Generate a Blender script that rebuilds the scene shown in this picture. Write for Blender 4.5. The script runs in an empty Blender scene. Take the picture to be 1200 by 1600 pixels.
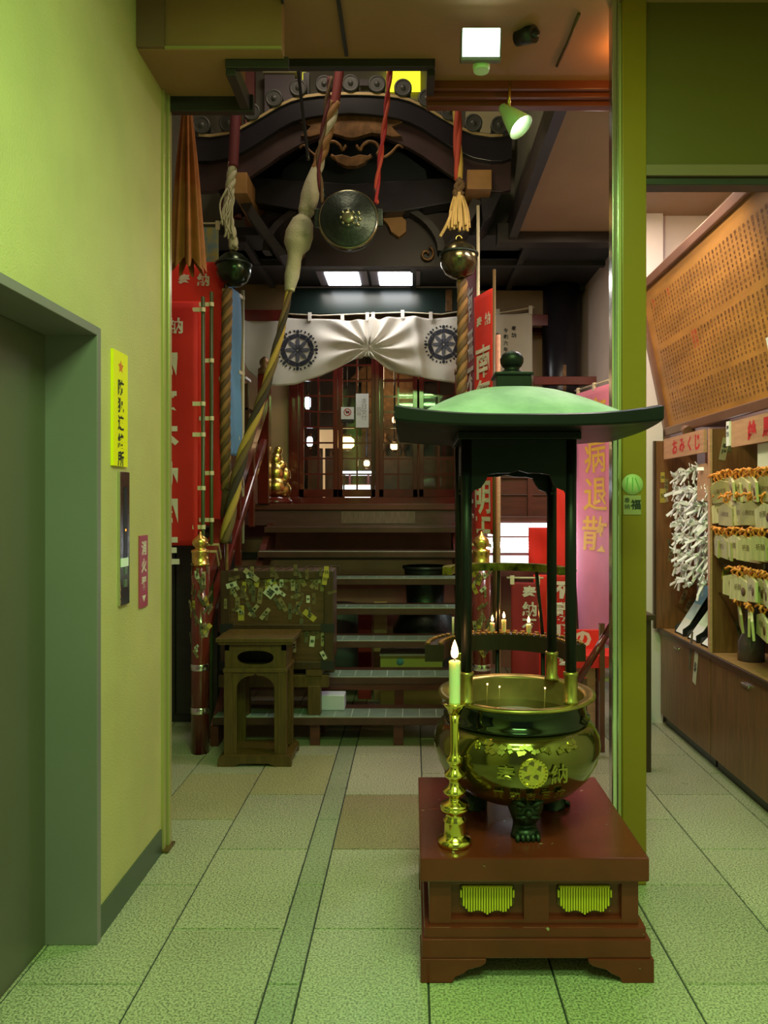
import bpy, bmesh, math, random
from mathutils import Vector, Matrix
R = random.Random(7)
SC = bpy.context.scene
COL = SC.collection
pi, cos, sin = math.pi, math.cos, math.sin
F, CX, CY, H = 1190.0, 645.0, 788.0, 1.5      # focal length (px), vanishing point (px), eye height (m)

def P(px, py, Y):                              # a photo pixel at depth Y -> world point
    return Vector(((px-CX)*Y/F, Y, H-(py-CY)*Y/F))
def PX(px, Y): return (px-CX)*Y/F
def PZ(py, Y): return H-(py-CY)*Y/F
def lin(c):
    c = c/255.0
    return c/12.92 if c <= .04045 else ((c+.055)/1.055)**2.4
def rgb(r, g, b): return (lin(r), lin(g), lin(b), 1)

# ------------------------------------------------------------------ materials
MATS = {}
def mat(name, col, rough=.5, metal=0.0, var=0.0, scale=8.0, bump=0.0, bscale=60.0, col2=None, stretch=None,
        emit=None, es=0.0, spec=.5, coat=0.0, chips=None):
    m = bpy.data.materials.new(name); m.use_nodes = True
    nt = m.node_tree; b = nt.nodes['Principled BSDF']; L = nt.links.new
    b.inputs['Base Color'].default_value = col
    b.inputs['Roughness'].default_value = rough
    b.inputs['Metallic'].default_value = metal
    b.inputs['Specular IOR Level'].default_value = spec
    if coat: b.inputs['Coat Weight'].default_value = coat; b.inputs['Coat Roughness'].default_value = .08
    if emit:
        b.inputs['Emission Color'].default_value = emit; b.inputs['Emission Strength'].default_value = es
    if var or bump or chips:
        tc = nt.nodes.new('ShaderNodeTexCoord'); mp = nt.nodes.new('ShaderNodeMapping')
        L(tc.outputs['Object'], mp.inputs['Vector'])
        if stretch: mp.inputs['Scale'].default_value = stretch
        if var:
            n = nt.nodes.new('ShaderNodeTexNoise'); n.inputs['Scale'].default_value = scale; n.inputs['Detail'].default_value = 5
            L(mp.outputs['Vector'], n.inputs['Vector'])
            r = nt.nodes.new('ShaderNodeValToRGB')
            c2 = col2 or tuple(max(0, c*(1-var)) for c in col[:3])+(1,)
            r.color_ramp.elements[0].position = .35; r.color_ramp.elements[1].position = .65
            r.color_ramp.elements[0].color = c2; r.color_ramp.elements[1].color = col
            L(n.outputs['Fac'], r.inputs['Fac']); out = r.outputs['Color']
            if chips:
                n3 = nt.nodes.new('ShaderNodeTexNoise'); n3.inputs['Scale'].default_value = 22; n3.inputs['Detail'].default_value = 6
                L(tc.outputs['Object'], n3.inputs['Vector'])
                r3 = nt.nodes.new('ShaderNodeValToRGB'); r3.color_ramp.elements[0].position = .70; r3.color_ramp.elements[1].position = .73
                L(n3.outputs['Fac'], r3.inputs['Fac'])
                mx = nt.nodes.new('ShaderNodeMixRGB'); L(r3.outputs['Color'], mx.inputs['Fac']); L(out, mx.inputs['Color1'])
                mx.inputs['Color2'].default_value = chips; out = mx.outputs['Color']
            L(out, b.inputs['Base Color'])
        if bump:
            n2 = nt.nodes.new('ShaderNodeTexNoise'); n2.inputs['Scale'].default_value = bscale; n2.inputs['Detail'].default_value = 4
            L(mp.outputs['Vector'], n2.inputs['Vector'])
            bp = nt.nodes.new('ShaderNodeBump'); bp.inputs['Strength'].default_value = bump; bp.inputs['Distance'].default_value = .01
            L(n2.outputs['Fac'], bp.inputs['Height']); L(bp.outputs['Normal'], b.inputs['Normal'])
    MATS[name] = m
    return m
def emis(name, col, s):
    m = bpy.data.materials.new(name); m.use_nodes = True; nt = m.node_tree; nt.nodes.clear()
    e = nt.nodes.new('ShaderNodeEmission'); e.inputs[0].default_value = col; e.inputs[1].default_value = s
    o = nt.nodes.new('ShaderNodeOutputMaterial'); nt.links.new(e.outputs[0], o.inputs[0]); MATS[name] = m
    return m
def thin_glass(name, col=(.9,.95,.95,1)):
    m = bpy.data.materials.new(name); m.use_nodes = True; nt = m.node_tree; nt.nodes.clear()
    t = nt.nodes.new('ShaderNodeBsdfTransparent'); t.inputs[0].default_value = col
    g = nt.nodes.new('ShaderNodeBsdfGlossy'); g.inputs['Roughness'].default_value = .03
    f = nt.nodes.new('ShaderNodeFresnel'); f.inputs[0].default_value = 1.5
    x = nt.nodes.new('ShaderNodeMixShader'); o = nt.nodes.new('ShaderNodeOutputMaterial')
    nt.links.new(f.outputs[0], x.inputs[0]); nt.links.new(t.outputs[0], x.inputs[1]); nt.links.new(g.outputs[0], x.inputs[2])
    nt.links.new(x.outputs[0], o.inputs[0]); MATS[name] = m
    return m

# ------------------------------------------------------------------ lettering
GLYPH = {}
_cu = None
def glyph(ch, bold=.0, res=2):
    global _cu
    k = (ch, bold, res)
    if k in GLYPH: return GLYPH[k]
    if _cu is None:
        c = bpy.data.curves.new('glyph_source', 'FONT'); o = bpy.data.objects.new('glyph_source', c); COL.objects.link(o); _cu = (c, o)
    c, o = _cu
    c.body = ch; c.size = 1; c.resolution_u = res; c.offset = bold
    bpy.context.view_layer.update()
    me = bpy.data.meshes.new_from_object(o.evaluated_get(bpy.context.evaluated_depsgraph_get()))
    vs = [(v.co.x, v.co.y) for v in me.vertices]; fs = [tuple(p.vertices) for p in me.polygons]
    x0 = min(v[0] for v in vs); x1 = max(v[0] for v in vs); y0 = min(v[1] for v in vs); y1 = max(v[1] for v in vs)
    cx, cy = (x0+x1)/2, (y0+y1)/2
    s = max(x1-x0, y1-y0, .25)
    GLYPH[k] = ([((x-cx)/s, (y-cy)/s) for x, y in vs], fs)
    bpy.data.meshes.remove(me)
    return GLYPH[k]

# ------------------------------------------------------------------ mesh builder
WO = {}                                        # world origin of every object
class MB:
    def __init__(s): s.v, s.f, s.m, s.sm = [], [], [], []
    def add(s, vs, fs, m=0, smooth=False):
        o = len(s.v); s.v += [Vector(v) for v in vs]
        for f in fs: s.f.append(tuple(i+o for i in f)); s.m.append(m); s.sm.append(smooth)
        return s
    def box(s, x0, x1, y0, y1, z0, z1, m=0):
        return s.add([(x0,y0,z0),(x1,y0,z0),(x1,y1,z0),(x0,y1,z0),(x0,y0,z1),(x1,y0,z1),(x1,y1,z1),(x0,y1,z1)],
              [(0,3,2,1),(4,5,6,7),(0,1,5,4),(1,2,6,5),(2,3,7,6),(3,0,4,7)], m)
    def obox(s, c, size, M=None, m=0):         # oriented box; M = 3x3 rotation
        a, b, d = size[0]/2, size[1]/2, size[2]/2; M = M or Matrix.Identity(3); c = Vector(c)
        vs = [c+M@Vector((x*a, y*b, z*d)) for z in (-1,1) for y in (-1,1) for x in (-1,1)]
        return s.add(vs, [(0,2,3,1),(4,5,7,6),(0,1,5,4),(1,3,7,5),(3,2,6,7),(2,0,4,6)], m)
    def cyl(s, p0, p1, r0, r1=None, n=16, m=0, smooth=True):
        return s.tube([p0, p1], [r0, r0 if r1 is None else r1], n, m, smooth)
    def tube(s, pts, r, n=8, m=0, smooth=True, cap=True, closed=False):
        pts = [Vector(p) for p in pts]; k = len(pts)
        if not isinstance(r, (list, tuple)): r = [r]*k
        t0 = (pts[1]-pts[0]).normalized()
        u = t0.orthogonal().normalized(); vs = []; prev = t0
        for i, p in enumerate(pts):
            t = (pts[min(i+1,k-1)]-pts[max(i-1,0)])
            t = t.normalized() if t.length > 1e-9 else prev
            q = prev.rotation_difference(t); u = (q@u).normalized(); u = (u-t*u.dot(t)).normalized(); w = t.cross(u); prev = t
            for j in range(n):
                a = 2*pi*j/n; vs.append(p+(u*cos(a)+w*sin(a))*r[i])
        fs = [(i*n+j, i*n+(j+1)%n, (i+1)*n+(j+1)%n, (i+1)*n+j) for i in range(k-1) for j in range(n)]
        o = len(s.v); s.add(vs, fs, m, smooth)
        if cap:
            s.f.append(tuple(o+j for j in range(n))[::-1]); s.m.append(m); s.sm.append(False)
            s.f.append(tuple(o+(k-1)*n+j for j in range(n))); s.m.append(m); s.sm.append(False)
        return s
    def lathe(s, c, prof, n=32, m=0, axis='z', smooth=True, a0=0, a1=2*pi, cap=True):
        c = Vector(c); vs = []; full = abs(a1-a0-2*pi) < 1e-6; nn = n if full else n+1
        for (r, z) in prof:
            for j in range(nn):
                a = a0+(a1-a0)*j/n
                x, y = r*cos(a), r*sin(a)
                vs.append(c+(Vector((x,y,z)) if axis == 'z' else Vector((x,z,y)) if axis == 'y' else Vector((z,x,y))))
        fs = []
        for i in range(len(prof)-1):
            for j in range(n if full else n):
                j2 = (j+1) % nn if full else j+1
                fs.append((i*nn+j, i*nn+j2, (i+1)*nn+j2, (i+1)*nn+j))
        o = len(s.v); s.add(vs, fs, m, smooth)
        if cap and full:
            for i, rev in ((0, True), (len(prof)-1, False)):
                if prof[i][0] > 1e-5:
                    ring = tuple(o+i*nn+j for j in range(nn)); s.f.append(ring[::-1] if rev else ring); s.m.append(m); s.sm.append(False)
        return s
    def prism(s, poly, axis, a, b, m=0, smooth=False):
        def pt(p, t): return (p[0], t, p[1]) if axis == 'y' else (t, p[0], p[1]) if axis == 'x' else (p[0], p[1], t)
        n = len(poly); vs = [pt(p, a) for p in poly]+[pt(p, b) for p in poly]
        s.add(vs, [tuple(range(n))[::-1], tuple(range(n, 2*n))], m)
        o = len(s.v)-2*n
        for i in range(n):
            j = (i+1) % n; s.f.append((o+i, o+j, o+n+j, o+n+i)); s.m.append(m); s.sm.append(smooth)
        return s
    def strip(s, top, bot, axis, a, b, m=0):   # a board between two polylines of equal length, extruded
        def pt(p, t): return (p[0], t, p[1]) if axis == 'y' else (t, p[0], p[1])
        n = len(top); vs = [pt(p, t) for t in (a, b) for q in (top, bot) for p in q]
        T0, B0, T1, B1 = 0, n, 2*n, 3*n; fs = []
        for i in range(n-1):
            fs += [(T0+i, T0+i+1, B0+i+1, B0+i), (T1+i+1, T1+i, B1+i, B1+i+1), (T0+i+1, T0+i, T1+i, T1+i+1), (B0+i, B0+i+1, B1+i+1, B1+i)]
        fs += [(T0, B0, B1, T1), (T0+n-1, T1+n-1, B1+n-1, B0+n-1)]
        return s.add(vs, fs, m)
    def sheet(s, fn, nu, nv, m=0, smooth=True, thick=None):
        g = [[Vector(fn(i/nu, j/nv)) for i in range(nu+1)] for j in range(nv+1)]
        vs = [p for row in g for p in row]; w = nu+1
        fs = [(j*w+i, j*w+i+1, (j+1)*w+i+1, (j+1)*w+i) for j in range(nv) for i in range(nu)]
        return s.add(vs, fs, m, smooth)
    def text(s, t, o, u, v, size, m=0, bold=.0, res=2, vertical=True, pitch=1.08, sx=1.0, depth=0.0):
        o, u, v = Vector(o), Vector(u).normalized(), Vector(v).normalized()   # o = centre of the first glyph
        nrm = u.cross(v)
        for i, ch in enumerate(t):
            if ch == ' ': continue
            c = o-v*(size*pitch*i) if vertical else o+u*(size*pitch*i)
            vs, fs = glyph(ch, bold, res)
            s.add([c+u*(x*size*sx)+v*(y*size)+nrm*depth for x, y in vs], fs, m)
        return s
    def build(s, name, mats, parent=None, bevel=0.0, loc=None, segs=2, solid=0.0, keep=False):
        if not isinstance(mats, (list, tuple)): mats = [mats]
        lo = Vector([min(v[i] for v in s.v) for i in range(3)]); hi = Vector([max(v[i] for v in s.v) for i in range(3)])
        c = (lo+hi)/2
        if parent is None: c.z = lo.z
        if loc is not None: c = Vector(loc)
        me = bpy.data.meshes.new(name)
        me.from_pydata([tuple(v-c) for v in s.v], [], s.f)
        for mm in mats: me.materials.append(mm)
        me.polygons.foreach_set('material_index', s.m); me.polygons.foreach_set('use_smooth', s.sm)
        if not keep:
            b = bmesh.new(); b.from_mesh(me); bmesh.ops.recalc_face_normals(b, faces=b.faces); b.to_mesh(me); b.free()
        me.update()
        o = bpy.data.objects.new(name, me); COL.objects.link(o)
        WO[o] = c
        if parent is not None: o.parent = parent; o.location = c-WO[parent]
        else: o.location = c
        if bevel:
            md = o.modifiers.new('edge', 'BEVEL'); md.width = bevel; md.segments = segs; md.limit_method = 'ANGLE'; md.angle_limit = .6
        if solid:
            md = o.modifiers.new('thickness', 'SOLIDIFY'); md.thickness = solid; md.offset = 0
        return o

def tag(o, label, cat, group=None, kind=None):
    o['label'] = label; o['category'] = cat
    if group: o['group'] = group
    if kind: o['kind'] = kind
    return o
def thing(name, loc, label, cat, group=None, kind=None):
    o = bpy.data.objects.new(name, None); COL.objects.link(o); o.empty_display_size = .05
    o.location = loc; WO[o] = Vector(loc)
    return tag(o, label, cat, group, kind)
def struct(o, label=None, cat=None):
    o['kind'] = 'structure'
    if label: o['label'] = label
    if cat: o['category'] = cat
    return o
def dup(o, loc=None, rot=None, label=None, group=None, scale=None, parent=None):
    c = o.copy(); COL.objects.link(c)
    if parent is not None: c.parent = parent
    if loc is not None: c.location = loc
    if rot is not None: c.rotation_euler = rot
    if scale is not None: c.scale = scale
    if label: c['label'] = label
    if group: c['group'] = group
    WO[c] = Vector(c.location)
    for ch in list(o.children): dup(ch, parent=c)
    return c
def lamp(name, kind, loc, energy, color, size=.2, size_y=None, target=None, rot=None, spot=None, blend=.5):
    l = bpy.data.lights.new(name, kind); l.energy = energy; l.color = color
    if kind == 'AREA':
        l.size = size
        if size_y: l.shape = 'RECTANGLE'; l.size_y = size_y
    else: l.shadow_soft_size = size
    if spot: l.spot_size = spot; l.spot_blend = blend
    o = bpy.data.objects.new(name, l); COL.objects.link(o); o.location = loc
    if target is not None: o.rotation_euler = (Vector(target)-Vector(loc)).to_track_quat('-Z', 'Y').to_euler()
    if rot is not None: o.rotation_euler = rot
    return o
def spline(pts, k=8):                          # Catmull-Rom through points
    pts = [Vector(p) for p in pts]; out = []
    q = [pts[0]*2-pts[1]]+pts+[pts[-1]*2-pts[-2]]
    for i in range(1, len(q)-2):
        a, b, c, d = q[i-1:i+3]
        for j in range(k):
            t = j/k
            out.append(.5*((2*b)+(c-a)*t+(2*a-5*b+4*c-d)*t*t+(3*b-a-3*c+d)*t**3))
    out.append(pts[-1]); return out
def twist(mb, path, r, strands, turns_per_m, mats, fat=.62, n=6):   # a laid rope: helical strands round a path
    path = [Vector(p) for p in path]; L = 0; k = len(path)
    if not isinstance(r, (list, tuple)): r = [r]*k
    t0 = (path[1]-path[0]).normalized(); u = t0.orthogonal().normalized(); prev = t0
    lines = [[] for _ in range(strands)]; rad = []
    for i, p in enumerate(path):
        t = (path[min(i+1,k-1)]-path[max(i-1,0)]).normalized()
        u = (prev.rotation_difference(t)@u); u = (u-t*u.dot(t)).normalized(); w = t.cross(u); prev = t
        if i: L += (p-path[i-1]).length
        for q in range(strands):
            a = 2*pi*(q/strands+L*turns_per_m); lines[q].append(p+(u*cos(a)+w*sin(a))*r[i]*.5)
        rad.append(r[i]*fat)
    for q in range(strands): mb.tube(lines[q], rad, n, mats[q % len(mats)])
def interp(tab, x):
    if x <= tab[0][0]: return tab[0][1]
    for (a, b), (c, d) in zip(tab, tab[1:]):
        if x <= c: return b+(d-b)*(x-a)/(c-a)
    return tab[-1][1]
X_, Y_, Z_ = Vector((1,0,0)), Vector((0,1,0)), Vector((0,0,1))
# ------------------------------------------------------------------ material palette
m_plaster = mat('cream_plaster', (.58,.48,.21,1), .55, var=.12, scale=3, bump=.25, bscale=140)
m_plaster2 = mat('grey_plaster', (.50,.45,.38,1), .7, var=.12, scale=3, bump=.15, bscale=90)
m_pinkwall = mat('pale_pink_wall', (.66,.55,.50,1), .6, var=.08, scale=3)
m_ceil = mat('tan_ceiling_board', (.34,.17,.085,1), .6, var=.15, scale=2)
m_ceil2 = mat('brown_ceiling_board', (.30,.19,.10,1), .6, var=.15, scale=2)
m_dark = mat('dark_stained_timber', (.028,.022,.022,1), .45, var=.3, scale=6, stretch=(1,1,8))
m_darkceil = mat('soot_dark_ceiling', (.03,.028,.03,1), .5, var=.3, scale=4)
m_steel = mat('grey_green_painted_steel', (.22,.185,.21,1), .38, var=.08, scale=2)
m_steeld = mat('dark_green_door_steel', (.12,.105,.085,1), .35, var=.08, scale=2)
m_base = mat('dark_green_skirting_tile', (.05,.07,.05,1), .3)
m_olive = mat('olive_lacquered_metal', (.26,.150,.010,1), .28, var=.1, scale=2)
m_brassj = mat('pale_olive_metal', (.46,.38,.17,1), .3, metal=.3)
m_chrome = mat('polished_steel', (.72,.74,.70,1), .16, metal=1)
m_brass = mat('polished_brass', (.80,.62,.16,1), .16, metal=1)
m_gold = mat('gold_leaf', (.85,.58,.16,1), .28, metal=1)
m_golddull = mat('tarnished_gold', (.22,.11,.04,1), .45, metal=.5, var=.5, scale=20)
m_bronze = mat('green_black_bronze', (.20,.15,.04,1), .14, metal=.9, var=.25, scale=5, spec=.6, coat=.6)
m_bronze2 = mat('dark_cast_bronze', (.045,.058,.048,1), .42, metal=.8, var=.3, scale=20, bump=.2, bscale=60)
m_patina = mat('verdigris_copper', (.36,.40,.40,1), .55, var=.4, scale=9, col2=(.22,.28,.26,1), bump=.1, bscale=40)
m_patinad = mat('dark_green_patina', (.007,.006,.010,1), .42, metal=.0, spec=.22, var=.3, scale=8)
m_lacq = mat('red_brown_lacquer', (.15,.020,.014,1), .18, var=.3, scale=5, coat=.5)
m_plinth = mat('worn_red_brown_paint', (.155,.023,.014,1), .2, var=.3, scale=4, chips=(.35,.32,.2,1))
m_redwood = mat('dull_red_wood', (.14,.030,.024,1), .4, var=.3, scale=5, stretch=(1,6,6))
m_tread = mat('dark_brown_tread_edge', (.085,.030,.022,1), .4, var=.3, scale=6)
m_gtile = mat('green_anti_slip_tile', (.19,.25,.20,1), .35, var=.2, scale=12)
m_grout = mat('pale_joint', (.40,.46,.40,1), .6)
m_wood = mat('brown_cabinet_veneer', (.20,.085,.032,1), .33, var=.35, scale=6, stretch=(8,8,.8))
m_woodd = mat('dark_brown_veneer', (.06,.028,.012,1), .35, var=.3, scale=6, stretch=(8,8,.8))
m_woodl = mat('light_brown_wood', (.36,.19,.075,1), .45, var=.25, scale=6, stretch=(1,8,8))
m_woodo = mat('olive_brown_wood', (.115,.06,.014,1), .4, var=.35, scale=6, stretch=(8,8,1))
m_plaque = mat('amber_wood_board', (.52,.24,.05,1), .4, var=.35, scale=3, stretch=(3,.6,3))
m_pinkwood = mat('pinkish_bare_wood', (.56,.30,.18,1), .5, var=.2, scale=6, stretch=(1,1,8))
m_ema = mat('pale_votive_wood', (.70,.62,.34,1), .55, var=.25, scale=7, stretch=(8,8,1))
m_ema2 = mat('aged_votive_wood', (.46,.40,.17,1), .55, var=.3, scale=7)
m_cord = mat('orange_cord', (.85,.30,.05,1), .6)
m_paper = mat('white_paper', (.82,.82,.86,1), .7)
m_paperc = mat('cream_paper', (.62,.56,.33,1), .7)
m_stk = [mat('sticker_paper_buff', (.21,.15,.06,1), .6), mat('sticker_paper_pale', (.33,.27,.15,1), .6),
         mat('sticker_paper_tan', (.12,.075,.03,1), .6), mat('sticker_paper_yellow', (.40,.30,.04,1), .6),
         mat('sticker_paper_white', (.52,.50,.40,1), .6), mat('sticker_paper_olive', (.10,.085,.04,1), .6)]
m_ink = mat('black_ink', (.012,.012,.014,1), .6)
m_inkn = mat('indigo_dye', (.010,.010,.020,1), .8)
m_inkr = mat('red_ink', (.55,.02,.03,1), .6)
m_inkb = mat('brown_ink', (.14,.055,.018,1), .6)
m_white = mat('white_print', (.72,.60,.56,1), .7)
m_red = mat('red_banner_cloth', (.62,.012,.010,1), .75, var=.12, scale=5)
m_redb = mat('vermilion_banner_cloth', (.85,.03,.02,1), .75, var=.1, scale=5)
m_redd = mat('dark_red_banner_cloth', (.32,.015,.02,1), .75, var=.15, scale=5)
m_pink = mat('pink_banner_cloth', (.80,.24,.36,1), .75, var=.1, scale=5)
m_goldink = mat('ochre_print', (.80,.45,.05,1), .7)
m_blue = mat('blue_banner_cloth', (.13,.30,.50,1), .75, var=.15, scale=5)
m_tab = mat('cream_banner_tab', (.72,.60,.42,1), .7)
m_pole = mat('dark_green_pole', (.055,.075,.02,1), .35)
m_polew = mat('ivory_pole', (.60,.52,.36,1), .4)
m_cloth = mat('off_white_curtain_cloth', (.58,.53,.46,1), .85, var=.08, scale=4)
m_ropeg = mat('gold_rope_strand', (.50,.32,.06,1), .7, bump=.5, bscale=200)
m_roped = mat('dark_rope_strand', (.05,.035,.02,1), .75, bump=.5, bscale=200)
m_roper = mat('red_rope_strand', (.42,.05,.025,1), .7, bump=.4, bscale=200)
m_ropebr = mat('brown_rope_strand', (.30,.15,.05,1), .75, bump=.5, bscale=200)
m_ropebd = mat('dark_brown_rope_strand', (.12,.065,.025,1), .75, bump=.5, bscale=200)
m_ropew = mat('wrapped_cotton', (.46,.43,.30,1), .8, bump=.5, bscale=90)
m_straw = mat('straw_tassel', (.62,.42,.15,1), .75, bump=.4, bscale=150)
m_brownc = mat('rust_brown_cloth', (.40,.115,.028,1), .7, var=.3, scale=9)
m_black = mat('black_plastic', (.015,.015,.017,1), .35)
m_navy = mat('navy_black_lacquer', (.018,.015,.022,1), .3, var=.3, scale=3)
m_yel = mat('bright_yellow_plastic', (.98,.80,.0,1), .4)
m_maroon = mat('maroon_plate', (.40,.05,.12,1), .4)
m_btn = mat('grey_button', (.12,.13,.12,1), .4)
m_ash = mat('incense_ash', (.20,.15,.12,1), .9, bump=.6, bscale=70)
m_wax = mat('candle_wax', (.85,.80,.62,1), .35, emit=(1,.42,.12,1), es=.0)
m_cgreen = mat('pale_green_enamel', (.55,.80,.45,1), .3)
m_signg = mat('light_green_plate', (.42,.46,.24,1), .5)
m_card = mat('yellow_cardboard', (.42,.36,.10,1), .7)
m_greenglass = mat('dark_green_board', (.012,.022,.018,1), .25)
m_tile_end = mat('grey_roof_tile', (.055,.055,.05,1), .5, var=.3, scale=9)
m_altar = mat('brown_gilt_altar', (.16,.075,.03,1), .4, var=.4, scale=8)
m_wax.node_tree.nodes['Principled BSDF'].inputs['Subsurface Weight'].default_value = .7
m_wax.node_tree.nodes['Principled BSDF'].inputs['Subsurface Scale'].default_value = .04
m_wax.node_tree.nodes['Principled BSDF'].inputs['Subsurface Radius'].default_value = (1,.45,.2)
m_glass = thin_glass('door_glass')
m_flame = emis('candle_flame', (1,.50,.16,1), 26)
m_flamec = emis('candle_flame_core', (1,.80,.45,1), 40)
m_tube = emis('cool_white_tube', (.86,.92,1,1), 24)
m_panel = emis('cool_white_panel', (.90,.94,1,1), 5)
m_sq = emis('square_light_panel', (.90,.95,1,1), 8)
m_flood = emis('green_white_flood', (.72,1,.80,1), 9)
m_lant = emis('paper_lantern_glow', (1,.62,.28,1), 5.0)
m_lantw = emis('white_lamp_glow', (.9,.92,1,1), 5)
m_yglow = emis('yellow_lit_pane', (.9,.85,.03,1), 1.6)
m_bulb = emis('spot_bulb', (.95,1,.9,1), 12)

def floor_mat():
    m = bpy.data.materials.new('speckled_granite'); m.use_nodes = True; nt = m.node_tree; b = nt.nodes['Principled BSDF']; L = nt.links.new
    tc = nt.nodes.new('ShaderNodeTexCoord')
    n1 = nt.nodes.new('ShaderNodeTexNoise'); n1.inputs['Scale'].default_value = 140; n1.inputs['Detail'].default_value = 3; L(tc.outputs['Object'], n1.inputs['Vector'])
    r1 = nt.nodes.new('ShaderNodeValToRGB'); r1.color_ramp.elements[0].position = .38; r1.color_ramp.elements[1].position = .58
    r1.color_ramp.elements[0].color = (.20,.19,.14,1); r1.color_ramp.elements[1].color = (.56,.53,.39,1)
    L(n1.outputs['Fac'], r1.inputs['Fac'])
    n2 = nt.nodes.new('ShaderNodeTexNoise'); n2.inputs['Scale'].default_value = 1.6; n2.inputs['Detail'].default_value = 4; L(tc.outputs['Object'], n2.inputs['Vector'])
    r2 = nt.nodes.new('ShaderNodeMapRange'); r2.inputs[3].default_value = .75; r2.inputs[4].default_value = 1.15; L(n2.outputs['Fac'], r2.inputs[0])
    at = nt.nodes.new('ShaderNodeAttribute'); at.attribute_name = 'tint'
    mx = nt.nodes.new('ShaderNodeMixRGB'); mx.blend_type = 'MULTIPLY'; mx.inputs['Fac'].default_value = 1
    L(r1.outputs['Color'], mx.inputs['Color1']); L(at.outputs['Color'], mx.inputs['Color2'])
    m2 = nt.nodes.new('ShaderNodeMixRGB'); m2.blend_type = 'MULTIPLY'; m2.inputs['Fac'].default_value = 1
    L(mx.outputs['Color'], m2.inputs['Color1']); L(r2.outputs['Result'], m2.inputs['Color2'])
    L(m2.outputs['Color'], b.inputs['Base Color'])
    n3 = nt.nodes.new('ShaderNodeTexNoise'); n3.inputs['Scale'].default_value = 7; L(tc.outputs['Object'], n3.inputs['Vector'])
    r3 = nt.nodes.new('ShaderNodeMapRange'); r3.inputs[3].default_value = .22; r3.inputs[4].default_value = .42; L(n3.outputs['Fac'], r3.inputs[0])
    L(r3.outputs['Result'], b.inputs['Roughness'])
    return m
m_floor = floor_mat()
m_joint = mat('dark_floor_joint', (.025,.03,.028,1), .7)
# ================================================================== SETTING
def build_floor():
    mb = MB(); tints = []
    cols = [(-.456-.393*(k+1), -.456-.393*k, (k % 2)) for k in range(5)] + [(-.456, -.351, 1)] + [(-.351+.4*k, -.351+.4*(k+1), (k % 2)) for k in range(8)]
    mb.box(-2.5, 2.9, -2.4, 7.6, -.05, -.004, 1)
    tints += [(1,1,1)]*6
    g, d = .0042, .005
    for x0, x1, off in cols:
        strip = x1-x0 < .2
        for r in range(-9, 9):
            y0 = 2.692+.622*r-(.311 if off else 0); y1 = y0+.622
            if y1 > 7.6: continue
            a = R.uniform(.86, 1.06); t = (a, a*.99, a*.95)
            if strip: t = (.74, .80, .74)
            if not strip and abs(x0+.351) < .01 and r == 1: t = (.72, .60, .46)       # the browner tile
            if not strip and abs(x0+.849) < .01 and r == 2: t = (.92, .86, .66)
            if not strip and abs(x0+1.242) < .01 and r == 2: t = (.90, .82, .66)
            v = [(x0+g,y0+g,0),(x1-g,y0+g,0),(x1-g,y1-g,0),(x0+g,y1-g,0)]
            w = [(x0+g-.002,y0+g-.002,-d),(x1-g+.002,y0+g-.002,-d),(x1-g+.002,y1-g+.002,-d),(x0+g-.002,y1-g+.002,-d)]
            mb.add(v+w, [(0,1,2,3),(4,5,1,0),(5,6,2,1),(6,7,3,2),(7,4,0,3)], 0); tints += [t]*5
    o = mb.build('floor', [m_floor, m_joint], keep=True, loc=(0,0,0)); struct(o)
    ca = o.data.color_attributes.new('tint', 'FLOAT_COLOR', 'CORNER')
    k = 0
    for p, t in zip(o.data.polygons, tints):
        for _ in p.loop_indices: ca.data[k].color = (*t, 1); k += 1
build_floor()

def S(name, mb, mats, **k): return struct(mb.build(name, mats, **k))
XL = -1.085
# left wall of the entrance, with the lift doorway in it
S('wall_left', MB().box(XL-.35, XL, 2.62, 3.29, 0, 3.9).box(XL-.35, XL, 2.318, 2.62, 2.10, 3.9).box(XL-.35, XL+.006, 1.2, 2.318, 2.10, 3.9)
  .box(XL-.35, XL+.006, -2.4, 1.2, 0, 3.9), m_plaster)
d1 = thing('door_1', (XL-.17, 1.9, 0), 'dark green steel lift door in a grey frame, set in the yellow wall', 'lift door', kind='structure')
MB().box(XL-.19, XL-.165, 1.2, 1.895, 0, 2.075).build('door_panel', m_steeld, d1, bevel=.003)
MB().box(XL-.19, XL-.165, 1.901, 2.592, 0, 2.075).build('door_panel', m_steeld, d1, bevel=.003)
MB().box(XL-.19, XL+.012, 2.590, 2.622, 0, 2.105).box(XL-.19, XL+.012, 1.17, 1.2, 0, 2.105).box(XL-.19, XL+.012, 1.2, 2.59, 2.075, 2.105).build('door_frame', m_steel, d1, bevel=.002)
S('baseboard_left', MB().box(XL, XL+.008, 2.63, 3.27, 0, .105), m_base)
# jamb of the opening at the end of that wall
S('trim_1', MB().box(XL-.03, XL+.012, 3.285, 3.315, 0, 3.29).box(XL-.02, XL+.022, 3.325, 3.36, 0, 3.29, 0).box(XL-.03, XL+.004, 3.31, 3.33, 0, 3.29, 2)
  .box(XL-.03, XL+.035, 3.27, 3.37, 0, .012, 2), [m_brassj, m_olive, m_woodo], bevel=.002)
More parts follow.
